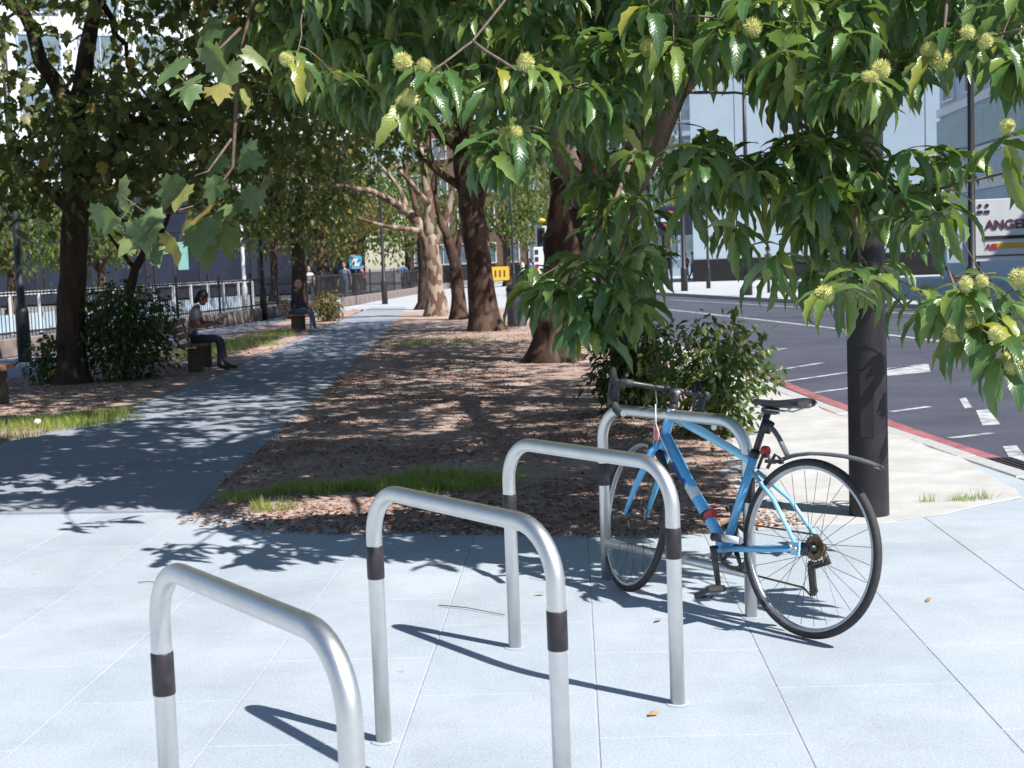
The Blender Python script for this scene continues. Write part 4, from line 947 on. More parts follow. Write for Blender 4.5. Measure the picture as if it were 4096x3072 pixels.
px, py, pz = PIX(LPs); inview = (px > 10) & (px < 2200) & (py > 5) & (py < 900)
order = np.argsort(np.where(inview, pz, 1e6)); pick = order[:300]; rest = order[300:]
leaf_me = [tri_mesh('leaf', V, F, M['chest_leaf'], U, True) for V, F, U in CH]
for i in pick:
    o = obj_from('leaf', leaf_me[LV[i]], chest); m4 = Matrix([list(LR[i][k] * LS[i]) + [LPs[i][k] - coff[k]] for k in range(3)] + [[0, 0, 0, 1]]); o.matrix_local = m4
o = obj_from('crown', scatter('crown', CH, LV[rest], LPs[rest] - coff, LR[rest], LS[rest], M['chest_leaf'], True), chest); o['kind'] = 'stuff'
print('chestnut leaves', len(LPs), len(CLU), len(F1), len(F2))

# ------------------------------------------------------------------ shrubs, grass, litter
def shrub(name, label, centre, radii, n, leafset, lm, size, stems=9, seed=0, squash=.0, low_cut=.02):
    root = empty(name, (centre[0], centre[1], 0)); tag(root, label, 'shrub')
    rs = random.Random(seed); tips = []
    sb = MB()
    for k in range(stems):
        a = rs.uniform(0, 6.28); q = rs.uniform(.3, .9); t = Vector((radii[0] * q * math.cos(a), radii[1] * q * math.sin(a), radii[2] * rs.uniform(.6, 1.05)))
        path = bezier(Vector((rs.uniform(-.1, .1), rs.uniform(-.1, .1), 0)), Vector((t.x * .3, t.y * .3, t.z * .7)), t, 6, .02); sb.tube(path, [.016 - .0018 * i for i in range(7)], 5)
        tips += path[2:]
    sb.build('stems', M['twig'], root)
    d = RNG.normal(0, 1, (n, 3)); d /= np.linalg.norm(d, axis=1)[:, None]; q = RNG.random(n) ** .45
    lump = 1 + .22 * np.sin(d[:, 0] * 7 + seed) * np.cos(d[:, 2] * 6 + d[:, 1] * 5 + seed)
    P = d * (q * lump)[:, None] * np.array([radii[0], radii[1], radii[2] * .62]) + np.array([0, 0, radii[2] * .55])
    P[:, 2] = np.abs(P[:, 2]) + low_cut; N = len(P)
    R = rot_zyx(np.arctan2(d[:, 1], d[:, 0]) + RNG.normal(0, .8, N), RNG.normal(.45, .5, N), RNG.normal(0, .6, N))
    o = obj_from('foliage', scatter('foliage', leafset, RNG.integers(0, len(leafset), N), P, R, size * RNG.uniform(.6, 1.3, N), lm), root); o['kind'] = 'stuff'
    return root
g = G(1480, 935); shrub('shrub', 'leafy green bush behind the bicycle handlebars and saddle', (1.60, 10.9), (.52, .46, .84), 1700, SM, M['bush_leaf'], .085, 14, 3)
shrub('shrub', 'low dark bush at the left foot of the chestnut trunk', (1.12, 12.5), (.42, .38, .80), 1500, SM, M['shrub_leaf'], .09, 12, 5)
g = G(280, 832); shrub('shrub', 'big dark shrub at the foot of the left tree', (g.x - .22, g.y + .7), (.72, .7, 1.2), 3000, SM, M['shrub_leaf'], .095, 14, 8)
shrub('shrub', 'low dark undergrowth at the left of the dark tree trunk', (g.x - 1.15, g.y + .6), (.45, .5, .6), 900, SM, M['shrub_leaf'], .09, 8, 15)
# thin leaning stem tree between shrub and fence
tb = Vector((-6.0, 21.0, 0))
tree('small_tree', 'thin dark leaning tree rising behind the big shrub', [(tb, .085), W_(278, 640, 21, .075), W_(292, 580, 21, .07), W_(322, 530, 21, .06)], M['bark_dark'], [[W_(322, 532, 21, .05), W_(350, 500, 21, .04), W_(375, 440, 21, .025)], [W_(292, 580, 21, .04), W_(262, 545, 21, .03), W_(230, 500, 21, .018)]],
     clumps((-5.4, 21, 3.6), (1.6, 1.4, 1.1), 60), PL, M['plane_leaf'], .15, 12, .25, nbr=6, trunk_n=8)
def inpoly(x, y, poly):
    c = np.zeros(len(x), bool); n = len(poly)
    for i in range(n):
        x1, y1 = poly[i]; x2, y2 = poly[(i + 1) % n]; cr = ((y1 > y) != (y2 > y)) & (x < (x2 - x1) * (y - y1) / (y2 - y1 + 1e-12) + x1); c ^= cr
    return c
def blade():
    V = [(-.5, 0, 0), (.5, 0, 0), (-.35, .12, .5), (.35, .12, .5), (0, .42, 1.)]; return np.array(V, float) * np.array([.05, 1, 1]), np.array([(0, 1, 3), (0, 3, 2), (2, 3, 4)]), np.array([(v[0], v[2]) for v in V])
def grass(name, label, blobs, n, h, z=.02):
    P = []
    for cx, cy, rx, ry, w in blobs:
        m = int(n * w); a = RNG.uniform(0, 6.283, m); q = np.sqrt(RNG.random(m)) * (1 + .25 * np.sin(a * 5 + cx)); P.append(np.stack([cx + rx * q * np.cos(a), cy + ry * q * np.sin(a), np.full(m, z)], 1))
    P = np.concatenate(P); N = len(P); nz = np.array([noise.noise(Vector((p[0] * 2.2, p[1] * 2.2, 1.7))) for p in P]); P = P[nz > -.10 + RNG.uniform(-.12, .12, len(nz))]; N = len(P)
    Rm = rot_zyx(RNG.uniform(0, 6.283, N), RNG.normal(0, .25, N), RNG.normal(0, .25, N))
    o = obj_from(name, scatter(name, [blade()], np.zeros(N, int), P, Rm, h * RNG.uniform(.4, 1.25, N), M['grass']))
    return tag(o, label, 'grass', kind='stuff')
ga = G(660, 1082); gb2 = G(960, 1050); gc = G(820, 1068)
grass('grass', 'green grass tuft in the earth bed behind the second bike stand', [(ga.x, ga.y, .46, .42, .4), (gb2.x - .05, gb2.y, .52, .44, .35), (gc.x, gc.y, .4, .4, .25)], 15000, .072)
g1 = G(60, 930); g2 = G(190, 915)
grass('grass', 'patch of grass at the far left edge of the path', [(g1.x, g1.y, .7, .9, .6), (g2.x, g2.y + .1, .45, .7, .4)], 6500, .09, .03)
g1 = G(520, 755); g2 = G(580, 735); g3 = G(430, 765)
grass('grass', 'sunny grass strip between the two benches', [(g1.x - .1, g1.y, .6, 3., .45), (g2.x - .2, g2.y + 1, .6, 3, .35), (g3.x, g3.y, .6, 2.4, .2)], 9000, .12, .03)
g1 = G(940, 745); grass('grass', 'thin grass patch in the shade by the thick trunk', [(g1.x, g1.y, 1.0, 1.3, 1.)], 2500, .09)
g1 = G(2085, 1088); grass('grass', 'small weeds at the paving edge right of the dark column', [(g1.x, g1.y, .10, .06, .5), (g1.x + .14, g1.y + .02, .06, .04, .3), (g1.x - .2, g1.y, .05, .04, .2)], 330, .06, .014)
# leaf litter on the earth
def litter(name, label, poly, n, size, z):
    xs = [p[0] for p in poly]; ys = [p[1] for p in poly]; x = RNG.uniform(min(xs), max(xs), n); t = RNG.random(n) ** 1.8; y = min(ys) + t * (max(ys) - min(ys))
    k = inpoly(x, y, poly); x, y = x[k], y[k]; nz = np.array([noise.noise(Vector((a * .7, b_ * .7, 5.))) for a, b_ in zip(x, y)]); k = nz > RNG.uniform(-.5, .35, len(x)); x, y = x[k], y[k]; N = len(x)
    R = rot_zyx(RNG.uniform(0, 6.28, N), RNG.normal(0, .3, N), RNG.normal(0, .35, N))
    o = obj_from(name, scatter(name, SM, RNG.integers(0, 3, N), np.stack([x, y, np.full(N, z)], 1), R, size * RNG.uniform(.5, 1.4, N), M['litter'])); return tag(o, label, 'leaf litter', kind='stuff')
litter('leaf_litter', 'dry brown leaf litter scattered over the shaded earth bed', [(-2.0, 7.9), (-1.2, 7.45), (-.5, 7.3), (.5, 7.0), (1.5, 7.1), (1.6, 12), (2.2, 30), (-2.8, 32), (-2.1, 12)], 52000, .04, .024)
litter('leaf_litter', 'dry brown leaf litter under the left tree and benches', [(-8, 11.2), (-4.6, 12.2), (-4.3, 30), (-7.3, 28), (-7.4, 17), (-9, 16)], 22000, .045, .034)
M['fallen'] = leaf_mat('fallen_leaf', (.34, .16, .07), (.42, .26, .14), (.5, .36, .22), .8, .1, .2, False)
fl = [tri_mesh('blade', V * .055, F, M['fallen'], U) for V, F, U in SM]
for i, (x, y, lab) in enumerate(((1430, 1345, 'orange dead leaf on the paving left of the pedal'), (1400, 1556, 'pale dead leaf on the paving left of the third stand leg'), (372, 1180, 'dead brown leaf alone on the sunlit paving at left'), (1180, 1290, 'small dead leaf on the paving between second and third stand'), (2010, 1300, 'small dead leaf on bare paving right of the rear wheel'))):
    p = G(x, y); o = obj_from('fallen_leaf', fl[i % 3], None, (p.x, p.y, .017)); o.rotation_euler = (.2, -.15, random.uniform(0, 6)); tag(o, lab, 'leaf', 'dead leaves on the paving')
for (x, y, x2, y2, lab) in ((298, 1258, 342, 1258, 'thin fallen twig on the paving left of the frontmost stand'), (948, 1307, 1090, 1328, 'long thin fallen stalk on the paving between the second and third stand')):
    p, q = G(x, y, .016), G(x2, y2, .016); tag(MB().tube([p, p.lerp(q, .4) + Vector((.01, .012, .002)), q], .0022, 5).build('fallen_twig', M['twig']), lab, 'twig')

# low hanging plane leaves near the camera on the left (a bough of the out-of-view plane tree)
pt0 = [o for o in col.objects if o.name.startswith('plane_tree') and abs(o.location.x + 6.4) < .01][0]
poff = Vector((b0.x, b0.y, 0))
def bough(path, n=7):
    MB().tube([p - poff for p, _ in path], [r for _, r in path], n).build('branch', M['twig'], pt0)
bough([(Vector((-3.2, 9.0, 4.5)), .03), W_(560, -60, 8.5, .018), W_(515, 140, 8.5, .014), W_(503, 360, 8.5, .010), W_(470, 410, 8.5, .008), W_(417, 445, 8.5, .005)])
bough([W_(500, 300, 8.5, .008), W_(450, 370, 8.45, .006), W_(420, 380, 8.4, .004)]); bough([W_(417, 445, 8.5, .005), W_(330, 470, 8.4, .004), W_(260, 420, 8.3, .003)]); bough([W_(520, 60, 8.5, .01), W_(470, 110, 8.4, .007), W_(400, 140, 8.3, .004)])
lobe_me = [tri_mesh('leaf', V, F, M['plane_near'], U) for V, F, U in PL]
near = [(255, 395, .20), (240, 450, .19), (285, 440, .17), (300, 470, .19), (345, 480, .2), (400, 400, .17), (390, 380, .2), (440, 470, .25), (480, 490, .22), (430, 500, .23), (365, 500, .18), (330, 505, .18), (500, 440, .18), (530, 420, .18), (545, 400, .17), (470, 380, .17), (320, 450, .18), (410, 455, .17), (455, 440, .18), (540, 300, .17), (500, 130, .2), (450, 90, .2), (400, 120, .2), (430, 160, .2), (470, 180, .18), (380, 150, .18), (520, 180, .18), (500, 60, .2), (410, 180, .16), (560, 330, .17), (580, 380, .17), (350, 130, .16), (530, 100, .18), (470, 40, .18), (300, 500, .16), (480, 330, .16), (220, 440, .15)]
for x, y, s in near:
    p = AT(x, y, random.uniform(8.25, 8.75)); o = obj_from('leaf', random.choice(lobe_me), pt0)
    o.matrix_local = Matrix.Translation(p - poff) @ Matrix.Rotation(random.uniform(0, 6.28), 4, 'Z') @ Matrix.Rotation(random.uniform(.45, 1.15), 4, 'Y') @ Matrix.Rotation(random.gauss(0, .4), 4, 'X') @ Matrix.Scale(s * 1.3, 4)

# ------------------------------------------------------------------ people
def grow(joints, bones, mats, name, parent, root):
    """one continuous skin over a skeleton; bones = (a, b, material index)"""
    me = bpy.data.meshes.new('tmp'); names = list(joints); idx = {n: i for i, n in enumerate(names)}
    me.from_pydata([joints[n][:3] for n in names], [(idx[a], idx[b_]) for a, b_, _ in bones], [])
    o = bpy.data.objects.new('tmp', me); col.objects.link(o); md = o.modifiers.new('skin', 'SKIN'); md.use_smooth_shade = True
    sv = me.skin_vertices[0].data
    for n in names: r = joints[n][3]; r = r if hasattr(r, '__len__') else (r, r); sv[idx[n]].radius = r; sv[idx[n]].use_root = n == root
    s2 = o.modifiers.new('sub', 'SUBSURF'); s2.levels = 1; s2.render_levels = 1
    dg = bpy.context.evaluated_depsgraph_get(); out = bpy.data.meshes.new_from_object(o.evaluated_get(dg)); out.name = name
    bpy.data.objects.remove(o); bpy.data.meshes.remove(me)
    out.materials.clear()
    for m in mats: out.materials.append(m)
    A = np.array([joints[a][:3] for a, _, _ in bones]); B = np.array([joints[b_][:3] for _, b_, _ in bones]); MI = [m for _, _, m in bones]; AB = B - A; L2 = (AB ** 2).sum(1) + 1e-9
    for p in out.polygons:
        c = np.array(p.center); t = np.clip(((c - A) * AB).sum(1) / L2, 0, 1); d = np.linalg.norm(A + AB * t[:, None] - c, axis=1); p.material_index = MI[int(np.argmin(d))]; p.use_smooth = True
    return obj_from(name, out, parent)
def hand(J, Bn, w, pre, d, side, palm=(0, 0, -1), mi=0):
    """palm and five fingers from wrist joint w along direction d; side = direction of the thumb"""
    d = Vector(d).normalized(); sd = Vector(side).normalized(); pm = Vector(palm).normalized(); W0 = Vector(J[w][:3])
    J[pre + 'palm'] = (*(W0 + d * .06), (.030, .017)); Bn.append((w, pre + 'palm', mi))
    for k, (o, L) in enumerate(((.027, .070), (.009, .078), (-.009, .072), (-.026, .056))):
        a = W0 + d * .095 + sd * o; b_ = a + d * L * .5 + pm * .012; c = b_ + d * L * .35 + pm * .03
        for nm, q, r in (('a', a, .0095), ('b', b_, .0085), ('c', c, .0075)): J['%s%d%s' % (pre, k, nm)] = (*q, r)
        Bn += [(pre + 'palm', '%s%da' % (pre, k), mi), ('%s%da' % (pre, k), '%s%db' % (pre, k), mi), ('%s%db' % (pre, k), '%s%dc' % (pre, k), mi)]
    a = W0 + d * .03 + sd * .035; b_ = a + d * .04 + sd * .022 + pm * .01
    J[pre + 'ta'] = (*a, .011); J[pre + 'tb'] = (*b_, .009); Bn += [(w, pre + 'ta', mi), (pre + 'ta', pre + 'tb', mi)]
def head_mesh(name, parent, c, m_skin, yaw=0., pitch=0., bald=False, hair=None, hairlen=0.):
    M4 = Matrix.Translation(c) @ Matrix.Rotation(yaw, 4, 'Z') @ Matrix.Rotation(pitch, 4, 'Y')
    def blob(cx, cz, rx, ry, rz, n=12, m=9, y=0.):
        V = []; F = []
        for i in range(m + 1):
            ph = math.pi * i / m
            for k in range(n): a = 2 * math.pi * k / n; V.append(M4 @ Vector((cx + rx * math.sin(ph) * math.cos(a), y + ry * math.sin(ph) * math.sin(a), cz + rz * math.cos(ph))))
        for i in range(m):
            for k in range(n): l = (k + 1) % n; F.append((i * n + k, (i + 1) * n + k, (i + 1) * n + l, i * n + l))
        return V, F
    b = MB(); b.add(*blob(-.005, .115, .098, .076, .112), 0, True); b.add(*blob(.03, .05, .066, .058, .062), 0, True); b.add(*blob(.098, .095, .016, .012, .022, 8, 6), 0, True)
    for s in (1, -1): b.add(*blob(0, .10, .02, .011, .03, 8, 6, s * .077), 0, True)
    for s in (1, -1): b.add(*blob(.083, .12, .009, .012, .007, 8, 6, s * .03), 1, True)
    b.add(*blob(.083, .045, .012, .024, .006, 8, 6), 2, True)
    h = b.build('head', [m_skin, M['black'], M['pink']], parent)
    if hair:
        q = MB(); V, F = blob(-.022, .132, .104, .088, .112, 14, 10)
        q.add(V, [f for f in F if True], 0, True)
        if hairlen: q.add(*blob(-.075, .06, .05, .075, hairlen, 12, 9), 0, True)
        q.build('hair', hair, parent)
    return h
def seated(name, label, loc, rz, top, legs, skin, shoe, arms, slouch=0., headyaw=0., headpitch=.35, hair=None, hairlen=0., sleeve=1):
    root = empty(name, loc, rz); tag(root, label, 'person')
    J = {'hip': (0, 0, .54, (.13, .105)), 'waist': (-.02 + slouch * .2, 0, .72, (.125, .095)), 'chest': (.02 + slouch * .5, 0, .93, (.145, .105)), 'neck0': (.055 + slouch * .8, 0, 1.06, (.075, .065)), 'neck': (.085 + slouch, 0, 1.13, .05)}
    Bn = [('hip', 'waist', 1), ('waist', 'chest', 1), ('chest', 'neck0', 1), ('neck0', 'neck', 0)]
    for s, t in ((1, 'l'), (-1, 'r')):
        J[t + 'hp'] = (.03, s * .085, .53, .095); J[t + 'kn'] = (.44, s * .11, .535, .066); J[t + 'cf'] = (.47, s * .11, .34, .056); J[t + 'an'] = (.46 + (.05 if s > 0 else -.03), s * .11, .085, .040); J[t + 'ft'] = (.58 + (.05 if s > 0 else -.03), s * .125, .04, (.042, .032)); J[t + 'to'] = (.66 + (.05 if s > 0 else -.03), s * .13, .032, (.036, .022))
        Bn += [('hip', t + 'hp', 2), (t + 'hp', t + 'kn', 2), (t + 'kn', t + 'cf', 2), (t + 'cf', t + 'an', 2), (t + 'an', t + 'ft', 3), (t + 'ft', t + 'to', 3)]
        el, wr = arms[t]; J[t + 'sh'] = (.03 + slouch * .6, s * .165, 1.01, .066); J[t + 'ua'] = tuple(np.array(J[t + 'sh'][:3]) * .45 + np.array(el) * .55) + (.048,); J[t + 'el'] = (*el, .042); J[t + 'wr'] = (*wr, .029)
        Bn += [('chest', t + 'sh', 1), (t + 'sh', t + 'ua', 1), (t + 'ua', t + 'el', sleeve), (t + 'el', t + 'wr', 0 if sleeve == 0 else sleeve)]
        d = Vector(wr) - Vector(el); hand(J, Bn, t + 'wr', t, d, (0, -s, .4), (.3, -s * .5, -.5))
    grow(J, Bn, [skin, top, legs, shoe], 'body', root, 'hip')
    head_mesh('head', root, Vector((.095 + slouch, 0, 1.135)), skin, headyaw, headpitch, hair=hair, hairlen=hairlen)
    return root
def bench(label, loc, rz):
    r = empty('park_bench', loc, rz); tag(r, label, 'bench', 'park benches along the path')
    sl = MB().box((0, 0, 0), (.095, 1.7, .04), bev=.006).mesh('seat_slat', M['wood']); bs = MB().box((0, 0, 0), (.035, 1.7, .095), bev=.006).mesh('back_slat', M['wood'])
    for k in range(4): obj_from('seat_slat', sl, r, (.05 + k * .112, 0, .42 + .006 * k))
    for k in range(3): o = obj_from('back_slat', bs, r, (-.045 - .035 * k, 0, .55 + k * .115)); o.rotation_euler = (0, -.28, 0)
    for s in (-1, 1):
        lg = MB().box((.24, s * .62, .19), (.24, .09, .38), bev=.01).build('leg', M['conc'], r)
        MB().tube([(.02, s * .62, .385), (-.02, s * .62, .45), (-.12, s * .62, .84)], .018, 8).build('back_bracket', M['black_metal'], r)
    return r
f1 = G(500, 800); f2 = G(688, 716)
bench('wooden slat bench under the reading woman near the big shrub', (f1.x - .70, f1.y + .1, .03), .10).scale = (.9, .9, .9)
p = G(14, 892); bench('wooden slat bench cut off by the left edge of the picture', (p.x - .55, p.y + .2, .03), .15)
p = G(82, 931); tag(MB().lathe([(.012, 0), (.032, .012), (.038, .03), (.028, .05), (.01, .058)], 9, smooth=False).build('paper_scrap', M['white'], None, (p.x, p.y, .06)), 'small crumpled white paper in the left grass patch', 'litter')
bench('wooden slat bench under the bald man farther along the path', (f2.x - .68, f2.y, .03), .05).scale = (.9, .9, .9)
w = seated('person', 'dark-haired person in a dusky top and jeans reading on the nearer bench', (f1.x - .52, f1.y - .12, .02), .02, M['beige_top'], M['denim'], M['skin_dark'], M['shoe'],
       {'l': ((.14, .21, .80), (.36, .07, .80)), 'r': ((.13, -.23, .76), (.37, -.07, .78))}, .05, -.1, .55, M['hair'], .10, 0); w.scale = (.88, .88, .88)
bk = empty('book', (f1.x - .085, f1.y - .13, .79), .02); tag(bk, 'open pale book held by the reading person on the nearer bench', 'book')
for s in (1, -1): MB().box((0, s * .075, 0), (.22, .15, .012), rx=s * .15, ry=-.45, bev=.002).build('page_block', M['paper'], bk)
MB().box((.004, 0, -.018), (.22, .05, .004), ry=-.45).build('cover', M['shirt4'], bk)
seated('person', 'bald man in a dark jumper and blue jeans sitting on the farther bench', (f2.x - .50, f2.y - .35, .02), .0, M['dark_top'], M['denim_l'], M['skin'], M['shoe_w'],
       {'l': ((.12, .22, .78), (.35, .06, .66)), 'r': ((.12, -.24, .78), (.36, -.05, .64))}, .02, -.15, .28, None, 0, 1).scale = (.9, .9, .9)
def standing(label, loc, rz, top, legs, skin=None, h=1.72, stride=.16, hair='hair'):
    root = empty('person', loc, rz); tag(root, label, 'person', 'people walking in the background'); k = h / 1.75; skin = skin or M['skin']
    J = {'hip': (0, 0, .93 * k, (.14, .10)), 'waist': (0, 0, 1.1 * k, (.13, .095)), 'chest': (.01, 0, 1.30 * k, (.15, .105)), 'neck0': (.01, 0, 1.42 * k, (.07, .06)), 'neck': (.025, 0, 1.49 * k, .05)}
    Bn = [('hip', 'waist', 1), ('waist', 'chest', 1), ('chest', 'neck0', 1), ('neck0', 'neck', 0)]
    for s, t in ((1, 'l'), (-1, 'r')):
        f = stride * s; J[t + 'hp'] = (0, s * .085, .88 * k, .09); J[t + 'kn'] = (f * .6 + .03, s * .09, .48 * k, .062); J[t + 'an'] = (f * 1.2 - .03, s * .09, .09 * k, .042); J[t + 'to'] = (f * 1.2 + .13, s * .10, .035, (.04, .028))
        J[t + 'sh'] = (0, s * .175, 1.38 * k, .06); J[t + 'el'] = (-f * .4, s * .235, 1.10 * k, .043); J[t + 'wr'] = (-f * .9 + .07, s * .235, .86 * k, .03)
        Bn += [('hip', t + 'hp', 2), (t + 'hp', t + 'kn', 2), (t + 'kn', t + 'an', 2), (t + 'an', t + 'to', 3), ('chest', t + 'sh', 1), (t + 'sh', t + 'el', 1), (t + 'el', t + 'wr', 0)]
        hand(J, Bn, t + 'wr', t, (.1, 0, -1), (1, 0, 0), (0, -s, 0))
    grow(J, Bn, [skin, top, legs, M['shoe']], 'body', root, 'hip'); head_mesh('head', root, Vector((.03, 0, 1.50 * k)), skin, 0, .05, hair=M['hair'] if hair else None)
    return root
wk = G(1345 / S, 1205 / S)
standing('walking man in a grey-blue shirt behind the railings past the benches', (-6.9, 58.5, 0), -1.9, M['shirt0'], M['denim_l'], h=1.78)
standing('person in a white top behind the railings left of the walking man', (-8.3, 57.5, 0), -1.2, M['shirt1'], M['denim'], h=1.65)
standing('person in a red top farther along the railings', (-7.2, 68, 0), .4, M['shirt2'], M['denim'], h=1.68)
standing('person in a blue top far down by the end of the railings', (-5.6, 74, 0), 1.5, M['shirt3'], M['shirt4'], h=1.75)
standing('person in dark clothes next to the blue top by the railing end', (-4.7, 76, 0), 1.3, M['shirt4'], M['denim'], h=1.7)
for x, y, Y, k, lab in ((1405, 600, 78, 1, 'pedestrian in white left of the dark-based white building'), (1428, 600, 80, 3, 'pedestrian in blue left of the dark-based white building'), (1445, 600, 82, 4, 'dark-clothed pedestrian nearest the red ring sign'), (1482, 600, 84, 2, 'pedestrian in red beside the street pole by the white building'), (1497, 600, 80, 1, 'second pedestrian in white beside the white building corner'), (1130, 600, 70, 1, 'pedestrian in white by the traffic signals'), (1148, 600, 72, 3, 'pedestrian in blue by the traffic signals'), (1660, 600, 58, 4, 'dark-haired pedestrian passing the white building at right')):
    p = AT(x, y, Y); standing(lab, (p.x, p.y, .0), random.uniform(0, 6), M['shirt%d' % k], M['denim'] if k % 2 else M['shirt4'], h=random.uniform(1.62, 1.8))

# ------------------------------------------------------------------ railings on a low wall
fpts = [Vector((x, y, 0)) for x, y in fence_line]; cum = [0]
for a, c in zip(fpts, fpts[1:]): cum.append(cum[-1] + (c - a).length)
def fpos(s):
    s = max(0, min(s, cum[-1] - 1e-4)); i = max(k for k in range(len(cum) - 1) if cum[k] <= s); t = (s - cum[i]) / (cum[i + 1] - cum[i]); return fpts[i].lerp(fpts[i + 1], t), (fpts[i + 1] - fpts[i]).normalized()
fence = empty('railings', fpts[0]); tag(fence, 'dark iron railings on a low stone wall beyond the benches', 'railings'); fo = fpts[0]
stone = MB().box((0, 0, .18), (.26, .97, .36), bev=.02).mesh('wall_block', M['plinth']); postm = MB().box((0, 0, .8), (.06, .06, 1.05)).lathe([(.035, 1.325), (.05, 1.36), (.02, 1.42)], 8).mesh('fence_post', M['black_metal'])
s = 0.
bars = MB(); rails = [MB(), MB()]
while s < cum[-1] - 1:
    p, d = fpos(s + .5); rz = math.atan2(d.y, d.x) - math.pi / 2
    if s < 60: o = obj_from('wall_block', stone, fence, p - fo); o.rotation_euler = (0, 0, rz)
    if int(s) % 3 == 0: q, _ = fpos(s); o = obj_from('fence_post', postm, fence, q - fo); o.rotation_euler = (0, 0, rz)
    for k in range(7 if s < 45 else 5):
        q, _ = fpos(s + (k + .5) / (7 if s < 45 else 5)); q = q - fo; bars.tube([q + Vector((0, 0, .36)), q + Vector((0, 0, 1.28))], .010, 4, cap=False, smooth=False)
    q, _ = fpos(s); q2, _ = fpos(s + 1); q -= fo; q2 -= fo
    rpts = [fpos(k)[0] - fo for k in range(int(cum[-1]) - 1)]
    s += 1
bars.build('bars', M['black_metal'], fence)['kind'] = 'stuff'; [MB().tube([q + Vector((0, 0, z)) for q in rpts], .02, 4, cap=False, smooth=False).build('rail', M['black_metal'], fence) for z in (.46, 1.22)]
o = MB()
for k in range(60, int(cum[-1]) - 1):
    q, d = fpos(k + .5); o.box(tuple(q - fo + Vector((0, 0, .18))), (.26, 1.02, .36), math.atan2(d.y, d.x) - math.pi / 2)
o.build('far_wall', M['plinth'], fence)

# ------------------------------------------------------------------ lamp posts and street furniture
def lamp(label, base, h, r=.06, arm=None, m=None, head=True):
    e = empty('street_lamp', base); tag(e, label, 'lamp post', 'street lamps'); m = m or M['black_metal']
    MB().lathe([(r * 1.6, -.02), (r * 1.6, .9), (r * 1.45, .95), (r, 1.0), (r * .8, h * .6), (r * .65, h)], 12).build('shaft', m, e)
    if head:
        a = arm or (.9, 0); t = Vector((a[0], a[1], 0)); MB().tube([(0, 0, h - .02), t * .4 + Vector((0, 0, h + .18)), t + Vector((0, 0, h + .22))], .03, 8).build('arm', m, e)
        d = math.atan2(a[1], a[0]); MB().box(tuple(t * 1.2 + Vector((0, 0, h + .2))), (.55, .22, .09), d, bev=.03).build('lantern', m, e)
    return e
def base_at(x, Y): p = AT(x, 600, Y); return (p.x, Y, 0)
lamp('dark lamp post at far left in front of the left tree', base_at(42, 24.5), 6, .075)
lamp('dark lamp post between the two benches', base_at(566, 41.5), 6, .07)
lamp('dark lamp post where the railings meet the path', base_at(829, 54), 7, .075)
lamp('white lamp post behind the railings', base_at(527, 52), 7, .07, m=M['white'])
lamp('thin white pole behind the railings at far left', base_at(160, 40), 3.0, .045, m=M['white'], head=False)
lamp('dark lamp post on the far pavement beside the red ring sign', base_at(1478, 57), 9, .09, (-.9, 0))
lamp('dark lamp post in front of the white panelled building', base_at(1616, 48), 8, .09, (-.9, 0))
lamp('slim dark post right of the white panelled building', base_at(1712, 44), 4.2, .05, head=False)
lamp('dark lamp post before the teal-banded building at right', base_at(2100, 30), 9, .085, (-.9, 0))
lamp('dark street lamp beyond the thick trunk by the traffic signals', base_at(1110, 66), 5.6, .06, (.5, 0))
lamp('slim dark pole behind the chestnut trunk at right', base_at(1405, 52), 7, .05, head=False)
lamp('thinner dark pole left of the white building corner', base_at(1530, 60), 5.5, .06, head=False)
lamp('dark low sign pole between white building and column', base_at(1660, 50), 3.2, .035, head=False)
# litter bin
p = G(1117, 706); e = empty('litter_bin', (p.x, p.y, .017)); tag(e, 'dark round litter bin standing right of the thick trunk', 'bin')
MB().lathe([(.20, 0), (.215, .03), (.215, .78), (.22, .80)], 20).build('body', M['litbin'], e); MB().lathe([(.225, .80), (.225, .86), (.16, .93), (.05, .95)], 20).build('lid', M['black_metal'], e)
# small pale box bin near the second bench
p = G(738, 690); e = empty('litter_bin', (p.x - .2, p.y, .02)); tag(e, 'small white-topped bin farther along than the bald man bench', 'bin')
b = MB().box((0, -.13, .42), (.36, .04, .14)).box((0, .13, .42), (.36, .04, .14)).box((.16, 0, .42), (.04, .22, .14)).box((-.16, 0, .42), (.04, .22, .14)).box((0, 0, .515), (.38, .32, .04), bev=.01); b.build('hood', M['white'], e)
MB().box((0, 0, .18), (.3, .25, .36), bev=.01).build('body', M['litbin'], e)
shrub('shrub', 'khaki-leaved plant beside the bald man bench', (G(708, 700).x - .15, G(708, 700).y + 1.2), (.42, .42, .75), 900, SM, M['autumn'], .10, 8, 21)
# traffic signal
def signal(label, base, h, back=True):
    e = empty('traffic_signal', base); tag(e, label, 'traffic light'); MB().lathe([(.06, 0), (.055, h)], 10).build('pole', M['black_metal'], e)
    MB().box((0, -.02, h - .45), (.50, .03, 1.1), bev=.01).build('backing_board', M['whitepaint'], e); MB().box((0, -.07, h - .45), (.34, .10, .96), bev=.01).build('signal_box', M['black'], e)
    for k, m in enumerate(('red', 'yellow', 'cyansign')):
        MB().lathe([(.09, 0), (.09, .02)], 14, c=(0, -.12, h - .15 - k * .3), M=Matrix.Rotation(math.pi / 2, 3, 'X')).build('lens', M[m] if k == 2 else M['black'], e)
        MB().lathe([(.105, 0), (.105, .13)], 12, c=(0, -.12, h - .15 - k * .3), M=Matrix.Rotation(math.pi / 2, 3, 'X'), cap=False).build('visor', M['black'], e)
p = AT(1169, 516, 60); signal('traffic light with a white-edged board seen between the two big trunks', (p.x, 60, 0), p.z + .45)
